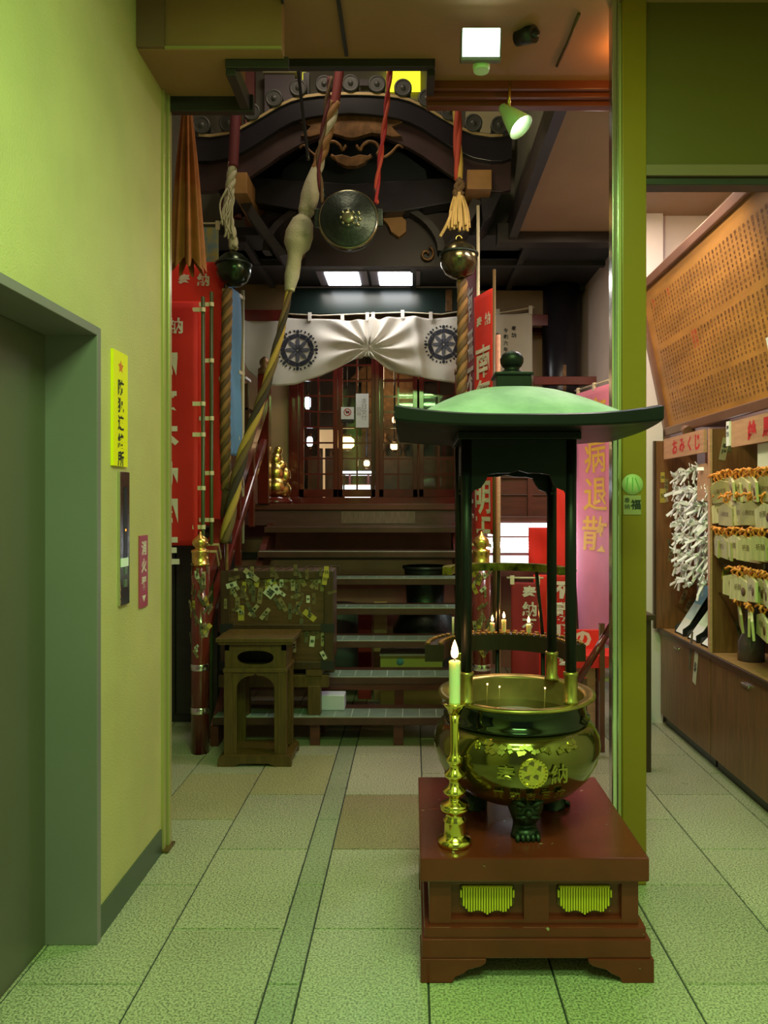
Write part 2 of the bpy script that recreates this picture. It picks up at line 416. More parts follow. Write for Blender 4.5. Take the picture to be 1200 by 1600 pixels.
# the metal column between the entrance and the side wing, with the panel over the wing's opening
S('trim_2', MB().box(.826, .921, 3.0, 3.11, 0, 3.49).box(.787, .806, 3.005, 3.06, 0, 3.49, 1).box(.802, .828, 3.015, 3.09, 0, 3.49, 2)
  .box(.808, .816, 3.008, 3.02, 0, 3.49, 1), [m_olive, m_chrome, m_brassj], bevel=.004)
S('wall_front', MB().box(.921, 2.7, 3.02, 3.09, 2.845, 3.49), mat('dark_olive_panel', (.11,.072,.012,1), .4))
S('trim_3', MB().box(.921, 2.7, 3.01, 3.10, 2.80, 2.845).box(.921, 2.7, 3.015, 3.09, 2.765, 2.792, 1), [mat('grey_brown_trim', (.20,.12,.08,1), .4), m_dark], bevel=.003)
# ceiling of the entrance: the notch lets the bell ropes be seen; a boxed bulkhead hangs at the left
S('ceiling', MB().box(XL-.2, 2.7, -2.4, 3.417, 3.49, 3.54).box(.072, 2.7, 3.417, 3.575, 3.49, 3.54), m_ceil)
S('ceiling_bulkhead', MB().box(XL, -.735, 3.0, 3.34, 3.29, 3.49).box(-.735, -.517, 3.0, 3.07, 3.29, 3.49), m_ceil)
S('trim_4', MB().box(XL, -.70, 3.34, 3.38, 3.225, 3.30).box(-.755, -.715, 3.07, 3.38, 3.23, 3.30).box(-.755, -.50, 3.06, 3.09, 3.255, 3.30), m_dark, bevel=.003)
S('trim_13', MB().box(-.56, .10, 3.40, 3.44, 3.455, 3.54).box(.065, .10, 3.43, 3.60, 3.43, 3.53), m_dark, bevel=.003)
S('trim_5', MB().box(.065, 2.0, 3.575, 3.60, 3.45, 3.52).box(.065, 2.0, 3.61, 3.64, 3.43, 3.52).box(.065, 2.0, 3.65, 3.70, 3.41, 3.52), mat('red_brown_rail', (.16,.04,.02,1), .35), bevel=.003)
S('trim_6', MB().box(-.517, -.507, 2.9, 3.0, 3.47, 3.49).box(-.30, -.285, 2.5, 3.36, 3.475, 3.49), m_dark)
S('trim_12', MB().box(XL+.001, XL+.11, 2.985, 3.0, 3.295, 3.49).box(XL+.11, -.517, 2.99, 3.0, 3.29, 3.30, 1), [mat('purple_brown_board', (.22,.11,.08,1), .5), m_brassj])
# the hall
S('wall_hall_left', MB().box(-2.2, -1.95, 3.37, 7.6, 0, 5.3), m_plaster2)
S('wall_hall_front', MB().box(-2.2, XL-.1, 3.295, 3.36, 0, 3.9), m_plaster2)
S('wall_right', MB().box(2.05, 2.3, -2.4, 5.30, 0, 3.6), m_pinkwall)
S('wall_hall_right', MB().box(1.58, 2.3, 5.28, 7.6, 0, 3.6), m_pinkwall)
S('trim_7', MB().box(1.56, 1.72, 5.235, 5.28, 0, 3.5), mat('off_white_post', (.72,.64,.62,1), .5))
S('ceiling_hall', MB().box(.725, 2.3, 3.575, 5.6, 3.50, 3.56), m_ceil2)
S('ceiling_well', MB().box(-2.2, .9, 3.3, 6.2, 5.25, 5.3).box(.80, .86, 3.3, 6.2, 3.56, 5.3).box(-2.2, .9, 6.0, 6.2, 3.5, 5.3).box(-2.2, .9, 3.30, 3.36, 3.5, 5.3), mat('dim_grey_well_wall', (.23,.22,.17,1), .7, var=.2, scale=3))
S('trim_8', MB().box(.70, .76, 3.71, 5.66, 3.44, 3.60).box(.62, 2.05, 5.58, 5.70, 3.42, 3.56), m_dark)
dk = MB().box(-2.0, 1.6, 5.66, 7.6, 3.50, 3.56)
for y in (6.25, 6.98): dk.box(-2.0, 1.6, y, y+.06, 3.46, 3.51)
for x in (-1.3, -.02, .85): dk.box(x, x+.05, 5.7, 7.3, 3.465, 3.51)
S('ceiling_sanctum', dk, m_darkceil)
S('wall_under_stage', MB().box(-1.95, 1.58, 7.0, 7.05, 0, 1.42).box(-1.95, 1.58, 6.97, 7.0, 1.0, 1.06, 1), [mat('brown_pink_board', (.36,.15,.12,1), .6, var=.2, scale=4), m_dark])
# facade of the sanctum behind the curtain
S('wall_sanctum', MB().box(-1.95, -1.16, 7.30, 7.38, 1.5, 3.5).box(.52, 1.58, 7.30, 7.38, 1.5, 3.5).box(-1.95, 1.58, 7.30, 7.38, 3.12, 3.5), mat('tan_wall_panel', (.55,.36,.22,1), .6, var=.15, scale=3))
S('trim_9', MB().box(-1.18, -1.09, 7.24, 7.40, 1.5, 3.2).box(.44, .53, 7.24, 7.40, 1.5, 3.2).box(-1.2, .55, 7.24, 7.4, 3.05, 3.2).box(-1.18, .53, 7.22, 7.4, 1.5, 1.565).box(-.36, -.32, 7.26, 7.4, 1.5, 3.1), m_lacq, bevel=.004)
# corner column of the sanctum with its brass strip, and the rail across it
S('trim_10', MB().lathe((1.36, 7.0, 1.5), [(.17,0),(.17,2.0)], 28).box(1.345, 1.375, 6.825, 6.84, 1.5, 2.75, 1), [m_navy, m_golddull])
S('trim_11', MB().box(1.04, 1.58, 6.55, 6.62, 2.53, 2.60).box(-1.95, 1.58, 7.2, 7.3, 3.12, 3.2).box(-1.95, -1.15, 6.85, 6.93, 3.15, 3.25).box(.42, 1.25, 6.90, 6.98, 3.12, 3.22), m_lacq, bevel=.003)
S('wall_over_curtain', MB().box(-1.62, -1.15, 6.93, 6.97, 3.25, 3.5).box(.43, 1.2, 6.98, 7.02, 3.22, 3.5), mat('brown_transom_board', (.19,.115,.05,1), .55, var=.2, scale=4))
o = MB().box(-1.14, .41, 6.955, 6.985, 3.24, 3.49).box(-1.14, .41, 6.945, 6.96, 3.475, 3.49, 1).box(.30, .36, 6.945, 6.957, 3.26, 3.46, 2).build('transom_board', [m_greenglass, m_steel, m_golddull], bevel=.002)
tag(o, 'long dark green board hung above the white curtain', 'board')
# inside of the sanctum
S('wall_back', MB().box(-2.1, 1.7, 9.6, 9.7, 1.4, 3.6).box(-2.1, -2.0, 7.38, 9.7, 1.4, 3.6).box(1.6, 1.7, 7.38, 9.7, 1.4, 3.6), mat('dark_brown_inner_wall', (.05,.035,.03,1), .5))
S('ceiling_inner', MB().box(-2.1, 1.7, 7.38, 9.7, 3.5, 3.56), m_darkceil)
S('floor_inner', MB().box(-2.1, 1.7, 7.3, 9.7, 1.42, 1.504), m_redwood)
# ================================================================== INCENSE BURNER ON ITS PLINTH
px0, px1, py0, py1 = .022, .748, 2.386, 3.10
pl = thing('burner_plinth', ((px0+px1)/2, (py0+py1)/2, 0), 'red-brown wooden plinth with yellow grilles under the incense burner', 'plinth')
MB().box(px0, px1-.006, py0, py1, .316, .391).build('top_slab', m_plinth, pl, bevel=.005)
MB().box(px0+.02, px1-.02, py0+.02, py1-.02, .308, .3165).build('top_lip', m_plinth, pl, bevel=.002)
b = MB(); bx0, bx1 = px0+.03, px1-.032; z0, z1 = .165, .309
pan = [(.122, .352), (.432, .662)]                            # recessed fields between the stiles
b.box(bx0, bx1, py0+.052, py1-.03, z0, z1)
for a, c in ((bx0, pan[0][0]-.0), (pan[0][1], pan[1][0]), (pan[1][1], bx1)): b.box(a, c, py0+.03, py0+.055, z0, z1)
b.box(bx0, bx1, py0+.031, py0+.055, z1-.014, z1); b.box(bx0, bx1, py0+.031, py0+.055, z0, z0+.018)
b.build('body', m_plinth, pl, bevel=.002)
m_slat = mat('ochre_yellow_slat', (.62,.50,.03,1), .45)
for a, c in pan:
    cxp = (a+c)/2; w = .086; g = MB()
    def low(t): return .196+.022*abs(t)**3+.012*abs(sin(t*pi*1.5))
    outline = [(cxp-w, .278), (cxp-w*1.02, .262)]+[(cxp+w*(-1+2*i/16)*(1-.10*(1-abs(-1+2*i/16))), low(-1+2*i/16)-.006) for i in range(17)]+[(cxp+w*1.02, .262), (cxp+w, .278), (cxp+w*.9, .288), (cxp-w*.9, .288)]
    g.prism(outline, 'y', py0+.044, py0+.053, 1)
    for i in range(21):
        t = -1+2*i/20; x = cxp+t*w*.97; zt = .284-(.012 if abs(t) > .95 else 0)
        g.box(x-.0028, x+.0028, py0+.034, py0+.046, low(t)+(.02 if abs(t) > .95 else 0), zt)
    g.box(cxp-w*.93, cxp+w*.93, py0+.036, py0+.046, .279, .286)
    go = g.build('grille', [m_slat, m_woodo], pl, bevel=.001); go['label'] = 'yellow slatted grille'
MB().box(px0+.014, px1-.012, py0+.014, py1-.014, .132, .166).build('upper_moulding', m_plinth, pl, bevel=.004)
MB().box(px0+.006, px1, py0+.004, py1-.004, .074, .133).build('lower_moulding', m_plinth, pl, bevel=.004)
def foot_poly(x, s):                                           # bracket foot, s = direction inwards
    return [(x, 0), (x+s*.10, 0), (x+s*.108, .018), (x+s*.135, .030), (x+s*.150, .042), (x+s*.19, .052), (x+s*.205, .062), (x+s*.207, .0745), (x, .0745)]
for x, s in ((px0+.002, 1), (px1+.008, -1)):
    for y in (py0-.002, py1-.04): MB().prism(foot_poly(x, s), 'y', y, y+.045).build('bracket_foot', m_plinth, pl, bevel=.003)
    xx = min(x, x+s*.045)
    MB().box(xx, xx+.045, py0+.04, py0+.14, 0, .0745).box(xx, xx+.045, py1-.14, py1-.04, 0, .0745).build('foot_return', m_plinth, pl, bevel=.003)

BX, BY = .368, 2.715
bu = thing('incense_burner', (BX, BY, .391), 'bronze incense burner under a green copper roof on the red-brown plinth', 'incense burner')
prof = [(.0,.468),(.10,.470),(.16,.485),(.215,.515),(.258,.56),(.284,.61),(.294,.655),(.290,.69),(.272,.725),(.248,.748)]
MB().lathe((BX,BY,0), prof, 64).build('bowl', m_bronze, bu)
MB().lathe((BX,BY,0), [(.248,.746),(.258,.750),(.258,.758),(.245,.764),(.242,.80),(.246,.818)], 64, cap=False).build('neck', mat('black_bronze', (.02,.024,.016,1), .12, metal=.85, coat=.5), bu)
MB().lathe((BX,BY,0), [(.246,.818),(.268,.824),(.277,.829),(.277,.836),(.262,.838),(.242,.836),(.236,.828)], 64, cap=False).build('rim', mat('worn_brass', (.50,.36,.12,1), .33, metal=.9, var=.5, scale=10), bu)
MB().lathe((BX,BY,0), [(.237,.830),(.236,.79),(.231,.75),(.226,.73)], 64, cap=False).build('inner_wall', mat('smoked_bronze_lining', (.30,.17,.07,1), .5, metal=.3, var=.4, scale=8), bu)
ash = MB(); nr = 40
ash.lathe((BX,BY,0), [(.232,.738),(.17,.745),(.09,.75),(.0,.747)], nr, cap=False); ash.build('ash_bed', m_ash, bu)
def leg_mb(a):
    ux, uy = sin(a), -cos(a); m = MB()
    def c(r, z): return (BX+ux*r, BY+uy*r, z)
    m.tube([c(.130,.53), c(.158,.51), c(.168,.485), c(.160,.455), c(.150,.43), c(.155,.41), c(.165,.400), c(.165,.391)], [.062,.064,.058,.045,.038,.042,.048,.05], 18)
    t = Vector((-uy, ux, 0)); n = Vector((ux, uy, 0)); base = Vector((BX, BY, 0))
    for s in (-1, 1):                                          # brows, cheeks and claws of the beast mask
        m.lathe(base+n*.213+t*.028*s+Z_*.503, [(0,-.012),(.009,-.008),(.0125,0),(.009,.008),(0,.012)], 10)
        m.tube([base+n*.214+t*.050*s+Z_*.525, base+n*.225+t*.03*s+Z_*.522, base+n*.225+t*.008*s+Z_*.512], [.006,.009,.005], 8)
        m.tube([base+n*.212+t*.040*s+Z_*.470, base+n*.222+t*.018*s+Z_*.474, base+n*.222+Z_*.478], [.005,.008,.007], 8)
    m.lathe(base+n*.222+Z_*.488, [(0,-.014),(.012,-.008),(.015,0),(.010,.010),(0,.014)], 10)
    for k in (-2,-1,0,1,2): m.tube([base+n*.195+t*.016*k+Z_*.415, base+n*.213+t*.017*k+Z_*.403, base+n*.216+t*.017*k+Z_*.392], [.006,.009,.006], 8)
    return m
for a in (0.05, 2*pi/3, 4*pi/3): leg_mb(a).build('leg', m_bronze2, bu)
def on_bowl(a, z): r = interp([(p[1], p[0]) for p in prof], z); return Vector((BX+sin(a)*r, BY-cos(a)*r, z)), Vector((sin(a), -cos(a), 0)), Vector((cos(a), sin(a), 0))
e = MB(); p, n, t = on_bowl(.05, .645)
cir = [p+n*.006+t*.047*cos(q)+Z_*.047*sin(q)*.98 for q in [2*pi*i/40 for i in range(40)]]
e.add([c-n*.02 for c in cir]+cir, [tuple(range(40,80))]+[(i,(i+1)%40,40+(i+1)%40,40+i) for i in range(40)])
for k in range(5):
    q = 2*pi*k/5+pi/2; cc = p+n*.008+t*.024*cos(q)+Z_*.024*sin(q)
    e.add([cc+n*.004]+[cc+t*.016*cos(w)+Z_*.016*sin(w) for w in [2*pi*i/14 for i in range(14)]], [(0,i+1,(i+1)%14+1) for i in range(14)])
for k in range(24):
    q = 2*pi*k/24; cc = p+n*.009+t*.0425*cos(q)+Z_*.0425*sin(q); e.obox(cc, (.006,.006,.006))
e.build('emblem', m_brass, bu)
rel = MB()
for a, ch in ((-.24, '奉'), (.34, '納')):
    p, n, t = on_bowl(a, .638); o0 = len(rel.v); rel.text(ch, p+n*.008, t, Z_, .062, bold=.02)
for i, ch in enumerate('昭和吉日建'):                        # small row of characters low on the belly
    a = -.34+.19*i; p, n, t = on_bowl(a+.0, .562); sl = (Z_*.85+n*.5).normalized(); rel.text(ch, p+n*.010, t, sl, .034, bold=.02)
for k in range(46):                                            # chased flowers round the shoulder
    a = -.62+1.24*R.random(); z = .70+.028*R.random(); p, n, t = on_bowl(a, z)
    nn = (n*.7+Z_*.7).normalized(); s = R.uniform(.008,.015)
    rel.obox(p+nn*.001, (s, s, .006), Matrix((t, nn.cross(t), nn)).transposed()@Matrix.Rotation(R.random()*3, 3, 'Z'))
ro = rel.build('relief', mat('rubbed_brass_relief', (.40,.33,.10,1), .25, metal=1), bu, solid=.004)

PXC, PYC, PH = .353, 2.715, .174
for sx in (-1, 1):
    for sy in (-1, 1):
        x, y = PXC+sx*PH, PYC+sy*PH
        po = MB().cyl((x,y,.84), (x,y,1.745), .0185, n=20).build('post', m_patinad, bu)
        MB().lathe((x,y,0), [(.027,.836),(.027,.845),(.022,.85),(.022,.925),(.025,.93),(.025,.94),(.019,.943)], 20).build('sleeve', MATS['worn_brass'], po)
def apron(h):                                                  # cusped board; half profile in (offset, z)
    lo = [(-PH+.012, 1.525), (-PH+.022, 1.545), (-PH+.048, 1.555), (-PH+.062, 1.575), (-PH+.072, 1.598), (-PH+.10, 1.603), (-.03, 1.604), (0, 1.612)]
    lo = lo+[(-x, z) for x, z in lo[-2::-1]]
    return [(x+h, 1.745) for x, z in lo], [(x+h, z) for x, z in lo]
for s in (-1, 1):
    t_, b_ = apron(PXC); MB().strip(t_, b_, 'y', PYC+s*PH-.008, PYC+s*PH+.008).build('apron', m_patinad, bu)
    t_, b_ = apron(PYC); MB().strip(t_, b_, 'x', PXC+s*PH-.008, PXC+s*PH+.008).build('apron', m_patinad, bu)
MB().box(PXC-PH-.03, PXC+PH+.03, PYC-PH-.03, PYC+PH+.03, 1.715, 1.742).build('head_frame', m_patinad, bu, bevel=.004)
def sq(a, k):                                                  # superellipse: square at the eaves, rounder to the top
    c, s = cos(a), sin(a); return (abs(c)**k*(1 if c >= 0 else -1), abs(s)**k*(1 if s >= 0 else -1))
RH = .408; N = 96
def ring(h, z, k, up=0.0):
    vs = []
    for i in range(N):
        a = 2*pi*i/N
        c, s = cos(a), sin(a)
        if k is None:
            m_ = max(abs(c), abs(s)); x, y = c/m_, s/m_
        else:
            n_ = (abs(c)**k+abs(s)**k)**(1/k); x, y = c/n_, s/n_
        vs.append((PXC+x*h, PYC+y*h, z+up*(abs(x*y))**3))
    return vs
r = MB(); rings = [ring(h,z,k,u) for h, z, k, u in
      ((.385,1.760,None,.004),(.36,1.774,12,.0),(.33,1.802,6,0),(.30,1.822,5,0),(.26,1.847,4,0),(.215,1.871,3.2,0),(.165,1.891,2.8,0),(.12,1.903,2.5,0),(.075,1.909,2.3,0))]
vs = [v for q in rings for v in q]
r.add(vs, [(i*N+j, i*N+(j+1)%N, (i+1)*N+(j+1)%N, (i+1)*N+j) for i in range(len(rings)-1) for j in range(N)], 0, True)
r.add(ring(.075,1.909,2.3), [tuple(range(N))]); r.build('roof', m_patina, bu)
r = MB(); rings = [ring(.20,1.742,None), ring(.36,1.742,None,.006), ring(RH-.004,1.738,None,.016), ring(RH,1.744,None,.018), ring(RH,1.772,None,.026), ring(RH-.012,1.777,None,.026), ring(.372,1.766,None,.010), ring(.2,1.764,None)]
vs = [v for q in rings for v in q]; K = len(rings)
r.add(vs, [(i*N+j, i*N+(j+1)%N, ((i+1)%K)*N+(j+1)%N, ((i+1)%K)*N+j) for i in range(K) for j in range(N)]); r.build('eave', m_patinad, bu)
fin = MB().box(PXC-.062, PXC+.062, PYC-.062, PYC+.062, 1.905, 1.958).box(PXC-.068, PXC+.068, PYC-.068, PYC+.068, 1.950, 1.962)
fo = fin.build('finial_base', m_patinad, bu, bevel=.004)
MB().lathe((PXC,PYC,1.962), [(.05,0),(.048,.006),(.030,.014),(.026,.022),(.034,.028),(.041,.042),(.042,.056),(.036,.070),(.022,.080),(.006,.084),(0,.088)], 32).build('finial', m_patinad, bu)
G_INC = 'incense sticks in the ash of the burner'
for i, (dx, dy) in enumerate(((-.10,.06),(-.06,.02),(.10,.0))):
    x, y = BX+dx, BY+dy
    o = MB().cyl((x,y,.744), (x+.004,y+.004,.842), .0018, n=6).box(x+.002,x+.006,y+.002,y+.006,.842,.846,1).build('incense_stick', [m_woodl, m_flame])
    tag(o, ('thin incense stick at the left of the ash bed in the bronze burner', 'thin incense stick in the middle of the ash bed in the bronze burner', 'thin incense stick at the right of the ash bed in the bronze burner')[i], 'incense stick', G_INC)

# candlestick and candle on the plinth
CXX, CYY = .137, 2.49
k = .00209
cs = thing('candlestick', (CXX, CYY, .391), 'tall turned brass candlestick standing on the corner of the plinth', 'candlestick')
pr = [(27,1318),(27,1311),(24,1307),(18,1304),(17,1300),(17,1283),(18,1280),(15,1276),(13,1270),(22,1264),(23,1259),(20,1254),(10,1250),(8,1246),(12,1242),(18,1237),(18,1233),(11,1228),(8,1222),(10,1217),(16,1212),(16,1207),(10,1202),(8,1197),(10,1193),(13,1188),(13,1184),(9,1180),(7,1172),(7,1150),(7.5,1130),(9,1116),(13,1106),(18,1101),(19,1098),(17,1097)]
prw = [(a*k, .391+(1318-y)*k) for a, y in pr]
MB().lathe((CXX,CYY,0), prw[:11], 32).build('foot', m_brass, cs)
MB().lathe((CXX,CYY,0), prw[10:32], 32).build('stem', m_brass, cs)
MB().lathe((CXX,CYY,0), prw[31:], 32).build('drip_cup', m_brass, cs)
def candle(name, x, y, z0, z1, r, label, group=None, fl=.05):
    c = thing(name, (x, y, z0), label, 'candle', group)
    MB().lathe((x,y,0), [(r*.98,z0),(r,z0+.005),(r*1.02,z1-.01),(r*1.08,z1-.003),(r*.8,z1),(r*.3,z1-.004),(0,z1-.005)], 20).build('wax', m_wax, c)
    MB().cyl((x,y,z1-.006), (x,y,z1+.012), .0015, n=6).build('wick', m_ink, c)
    f = MB().lathe((x,y,z1+.006), [(0,0),(fl*.15,fl*.1),(fl*.20,fl*.28),(fl*.15,fl*.6),(fl*.05,fl*.88),(0,fl)], 14).build('flame', m_flame, c)
    f['label'] = 'burning orange flame'
    lamp('candle_light', 'POINT', (x, y, z1+.03), 1.6 if r > .015 else .3, (1,.42,.12), .012)
    return c
candle('candle', CXX, CYY, PZ(1100,CYY), PZ(1032,CYY), .0185, 'thick burning white candle in the brass candlestick on the plinth', None, .062)

# half-round candle rack behind the burner
RX, RY = .385, 3.17
ck = thing('candle_rack', (RX, RY+.2, 0), 'half-round two-tier iron candle rack with brass edges behind the burner', 'candle rack')
def arc(r, z, a0=0, a1=pi, n=40): return [(RX+r*cos(a0+(a1-a0)*i/n), RY+r*sin(a0+(a1-a0)*i/n), z) for i in range(n+1)]
def band(r0, r1, z0, z1, m=0, mb=None):
    mb = mb or MB(); A, B, C, D = arc(r0,z0), arc(r1,z0), arc(r1,z1), arc(r0,z1); n = len(A)
    fs = []
    for i in range(n-1):
        for p, q in ((0,1),(1,2),(2,3),(3,0)): fs.append((p*n+i, q*n+i, q*n+i+1, p*n+i+1))
    fs += [(0,n,2*n,3*n), (n-1,4*n-1,3*n-1,2*n-1)]
    return mb.add(A+B+C+D, fs, m)
band(.255, .335, .845, .915).build('lower_tray', mat('sooty_iron', (.035,.018,.012,1), .45), ck)
fr = MB()
for i in range(30):
    a = pi*(i+.5)/30
    for rr in (.268, .322): fr.lathe((RX+rr*cos(a), RY+rr*sin(a), .915), [(.008,0),(.012,.009),(.008,.010),(.0,.004)], 8, cap=False)
fo = fr.build('drip_cups', mat('waxy_brass', (.45,.22,.07,1), .35, metal=.8), ck); fo['kind'] = 'stuff'; fo['label'] = 'rows of small brass drip cups'
band(.222, .262, 1.205, 1.238).build('upper_band', mat('dull_brass', (.42,.38,.06,1), .35, metal=.6, var=.95, scale=16), ck)['label'] = 'polished brass band'
for a in (.85, pi*.5, pi-.85):
    x, y = RX+.295*cos(a), RY+.295*sin(a); x2, y2 = RX+.24*cos(a), RY+.24*sin(a)
    MB().tube([(x,y,0),(x,y,.9)], .010, 8).tube([(x,y,.9),(x2,y2,1.21)], .008, 8).build('leg', m_black, ck)
for px, h, lab in ((769, 963, 'leftmost of the three lit candles on the iron rack'), (787, 958, 'second of the three lit candles on the iron rack, the tallest'), (824, 965, 'rightmost of the three lit candles on the iron rack')):
    Yc = RY+.30; x = PX(px, Yc); y = RY+math.sqrt(max(0, .295**2-(x-RX)**2))
    candle('rack_candle', x, y, .915, PZ(h+10, y), .0105, 'thin burning candle, '+lab, 'lit candles on the iron rack', .03)
x = PX(708, RY+.2); y = RY+math.sqrt(.295**2-(x-RX)**2)
tag(MB().cyl((x, y, .915), (x, y, 1.0), .005, n=10).build('unlit_candle', m_wax), 'slender unlit candle at the end of the iron rack beside the large flame', 'candle')
# ================================================================== STAIR, RAILS, STAGE
RISE, RUN, SY = .188, .27, 4.70
SX0, SX1 = -1.235, .365
st = thing('staircase', ((SX0+SX1)/2, SY, 0), 'steep dark wooden stair with green tiled treads up to the curtained sanctum', 'stairs')
for n in range(1, 8):
    y = SY+(n-1)*RUN; z = n*RISE
    t = MB().box(SX0, SX1, y, y+.31, z-.052, z-.004).build('tread', m_tread, st, bevel=.004)
    if n <= 5:
        g = MB().box(SX0+.005, SX1-.005, y+.006, y+.20, z-.004, z-.001, 1); k = 15; w = (SX1-SX0-.01)/k
        for i in range(k): g.box(SX0+.008+i*w, SX0+.002+(i+1)*w, y+.010, y+.195, z-.001, z+.0005)
        g.build('tile_strip', [m_gtile, m_grout], t)
    elif n == 6: MB().box(SX0+.01, SX1-.01, y+.004, y+.03, z-.004, z-.001).build('edge_strip', m_grout, t)
for x in (SX0-.02, SX1-.03):                                  # raking strings
    poly = [(SY+.02, 0), (SY+.12, 0), (SY+7*RUN+.1, 7*RISE-.16), (SY+7*RUN+.1, 7*RISE+.05), (SY+6.4*RUN, 7*RISE-.06), (SY+.02, RISE-.06)]
    MB().prism(poly, 'x', x, x+.05).build('stringer', m_redwood, st)
for x0, x1 in ((-.62, -.60), (-.10, -.08)):                    # frames carrying the lowest treads
    
    MB().box(x0-.02, x1+.02, SY+.30, SY+.34, 0, 2*RISE-.05).build('support_leg', m_redwood, st)
    MB().box(x0-.02, x1+.02, SY+.04, SY+.08, 0, RISE-.05).build('support_leg', m_redwood, st)
MB().box(SX0, SX1, SY+.28, SY+.30, 2*RISE-.09, 2*RISE-.05).build('support_rail', m_redwood, st)
sg = thing('stage', (-.2, 7.0, 1.3), 'dark red timber stage floor at the head of the stair', 'stage')
MB().box(-1.95, 1.58, 6.59, 7.30, 1.452, 1.504).build('floor_board', m_redwood, sg, bevel=.004)
MB().box(-1.95, 1.58, 6.62, 6.66, 1.318, 1.452).build('fascia', mat('plum_wood', (.13,.05,.055,1), .35, var=.25, scale=5, stretch=(1,6,6)), sg)
MB().box(-.62, .02, 6.612, 6.622, 1.335, 1.44).build('worn_panel', mat('greyed_wood', (.22,.13,.11,1), .4, var=.3, scale=12, stretch=(6,1,1)), sg)
MB().box(SX0, SX1, 6.56, 6.64, 1.27, 1.318).build('nosing', m_tread, sg, bevel=.003)
# panelled balustrade right of the stair
bs = thing('balustrade', (1.0, 6.6, 1.3), 'dark red boarded balustrade right of the stair, above the bright light box', 'balustrade')
MB().box(.46, 1.56, 6.52, 6.57, 1.36, 1.72).build('board_panel', m_redwood, bs)
MB().box(.46, 1.56, 6.49, 6.60, 1.72, 1.76).box(.46, 1.56, 6.50, 6.53, 1.575, 1.585).box(.46, 1.56, 6.50, 6.58, 1.34, 1.37).build('rail', m_tread, bs, bevel=.003)
for x in (.48, 1.0, 1.52): MB().box(x-.02, x+.02, 6.49, 6.56, 1.0, 1.74).build('post', m_redwood, bs)

STK = []                                                      # sticker designs shared by every pasted votive slip
def sticker_mesh(i):
    w, h = ((.026,.088),(.03,.10),(.022,.07),(.034,.085),(.028,.06),(.02,.095))[i % 6]
    m = MB().box(-w/2, w/2, -.0008, .0006, -h/2, h/2)
    ch = ('千社', '奉拝', '講', '納', '寿', '参拝')[i % 6]
    s = min(w*.8, h*.8/len(ch))
    m.text(ch, (0, -.0012, (len(ch)-1)*s*.54), X_, Z_, s, 1, bold=.02, res=1)
    me = m.build('sticker', [m_stk[i % 6], m_ink])
    d = me.data; COL.objects.unlink(me); bpy.data.objects.remove(me); return d
def sticker(parent, loc, rz, tilt, i, sc=1.0, n='sticker'):
    while len(STK) < 6: STK.append(sticker_mesh(len(STK)))
    o = bpy.data.objects.new(n, STK[i % 6]); COL.objects.link(o); o.parent = parent
    o.location = Vector(loc)-WO[parent]; o.rotation_euler = Matrix.Rotation(rz, 3, 'Z').to_euler()
    o.rotation_euler = (Matrix.Rotation(rz, 3, 'Z')@Matrix.Rotation(tilt, 3, 'Y')).to_euler(); o.scale = (sc, 1, sc)
    return o

def handrail(x, label):
    h = thing('handrail', (x, 4.61, 0), label, 'handrail')
    po = MB().lathe((x,4.61,0), [(.054,0),(.054,1.13)], 28).build('newel_post', m_lacq, h)
    for z in (.50, .24): MB().lathe((x,4.61,z), [(.055,0),(.058,.004),(.058,.034),(.055,.038)], 28, cap=False).build('metal_band', m_chrome, po)
    MB().lathe((x,4.61,1.13), [(.056,0),(.056,.014),(.050,.018),(.050,.075),(.054,.08),(.054,.092),(.034,.10),(.030,.108),(.042,.118),(.049,.135),(.046,.155),(.030,.172),(.012,.185),(.006,.20),(0,.207)], 28).build('finial', m_gold, po)
    up = MB().box(x-.05, x+.05, 6.55, 6.65, 1.504, 2.62).build('upper_post', m_lacq, h, bevel=.006)
    MB().lathe((x,6.60,2.62), [(.055,0),(.055,.05),(.03,.07),(.045,.10),(.04,.13),(.015,.155),(0,.165)], 20).build('upper_finial', m_golddull, up)
    y0, z0, y1, z1 = 4.66, 1.02, 6.56, 2.38
    for dz, hh, wd in ((0, .11, .085), (-.34, .07, .06)):
        a, b_ = Vector((x,y0,z0+dz)), Vector((x,y1,z1+dz)); L = (b_-a).length; ang = math.atan2(z1-z0, y1-y0)
        M = Matrix.Rotation(ang, 3, 'X')
        ro = MB().obox((a+b_)/2, (wd, L, hh), M).build('rail', m_lacq, h, bevel=.012)
        if dz == 0:
            for t in (.10, .13, .45, .48): MB().obox(a+(b_-a)*t, (wd+.006, .022, hh+.006), M).build('metal_band', m_brassj, ro)
    for t in (.25, .5, .75):
        y = y0+(y1-y0)*t; z = z0+(z1-z0)*t
        MB().box(x-.022, x+.022, y-.022, y+.022, z-.72, z-.03).build('baluster', m_lacq, h, bevel=.003)
    return h, po
hl, pol = handrail(-1.286, 'left red lacquered handrail of the stair, gold cap on its sticker-covered post')
hr, por = handrail(.415, 'right red lacquered handrail of the stair, behind the incense burner')
for po, x, nn in ((pol, -1.286, 34), (por, .415, 30)):
    for i in range(nn):
        a = R.uniform(-1.25, 1.25); z = R.uniform(.58, 1.10)
        sticker(po, (x+.0555*sin(a), 4.61-.0555*cos(a), z), a, R.choice((0, .3, -.5, .8, -.2)), R.randrange(6), R.uniform(.55, .9))

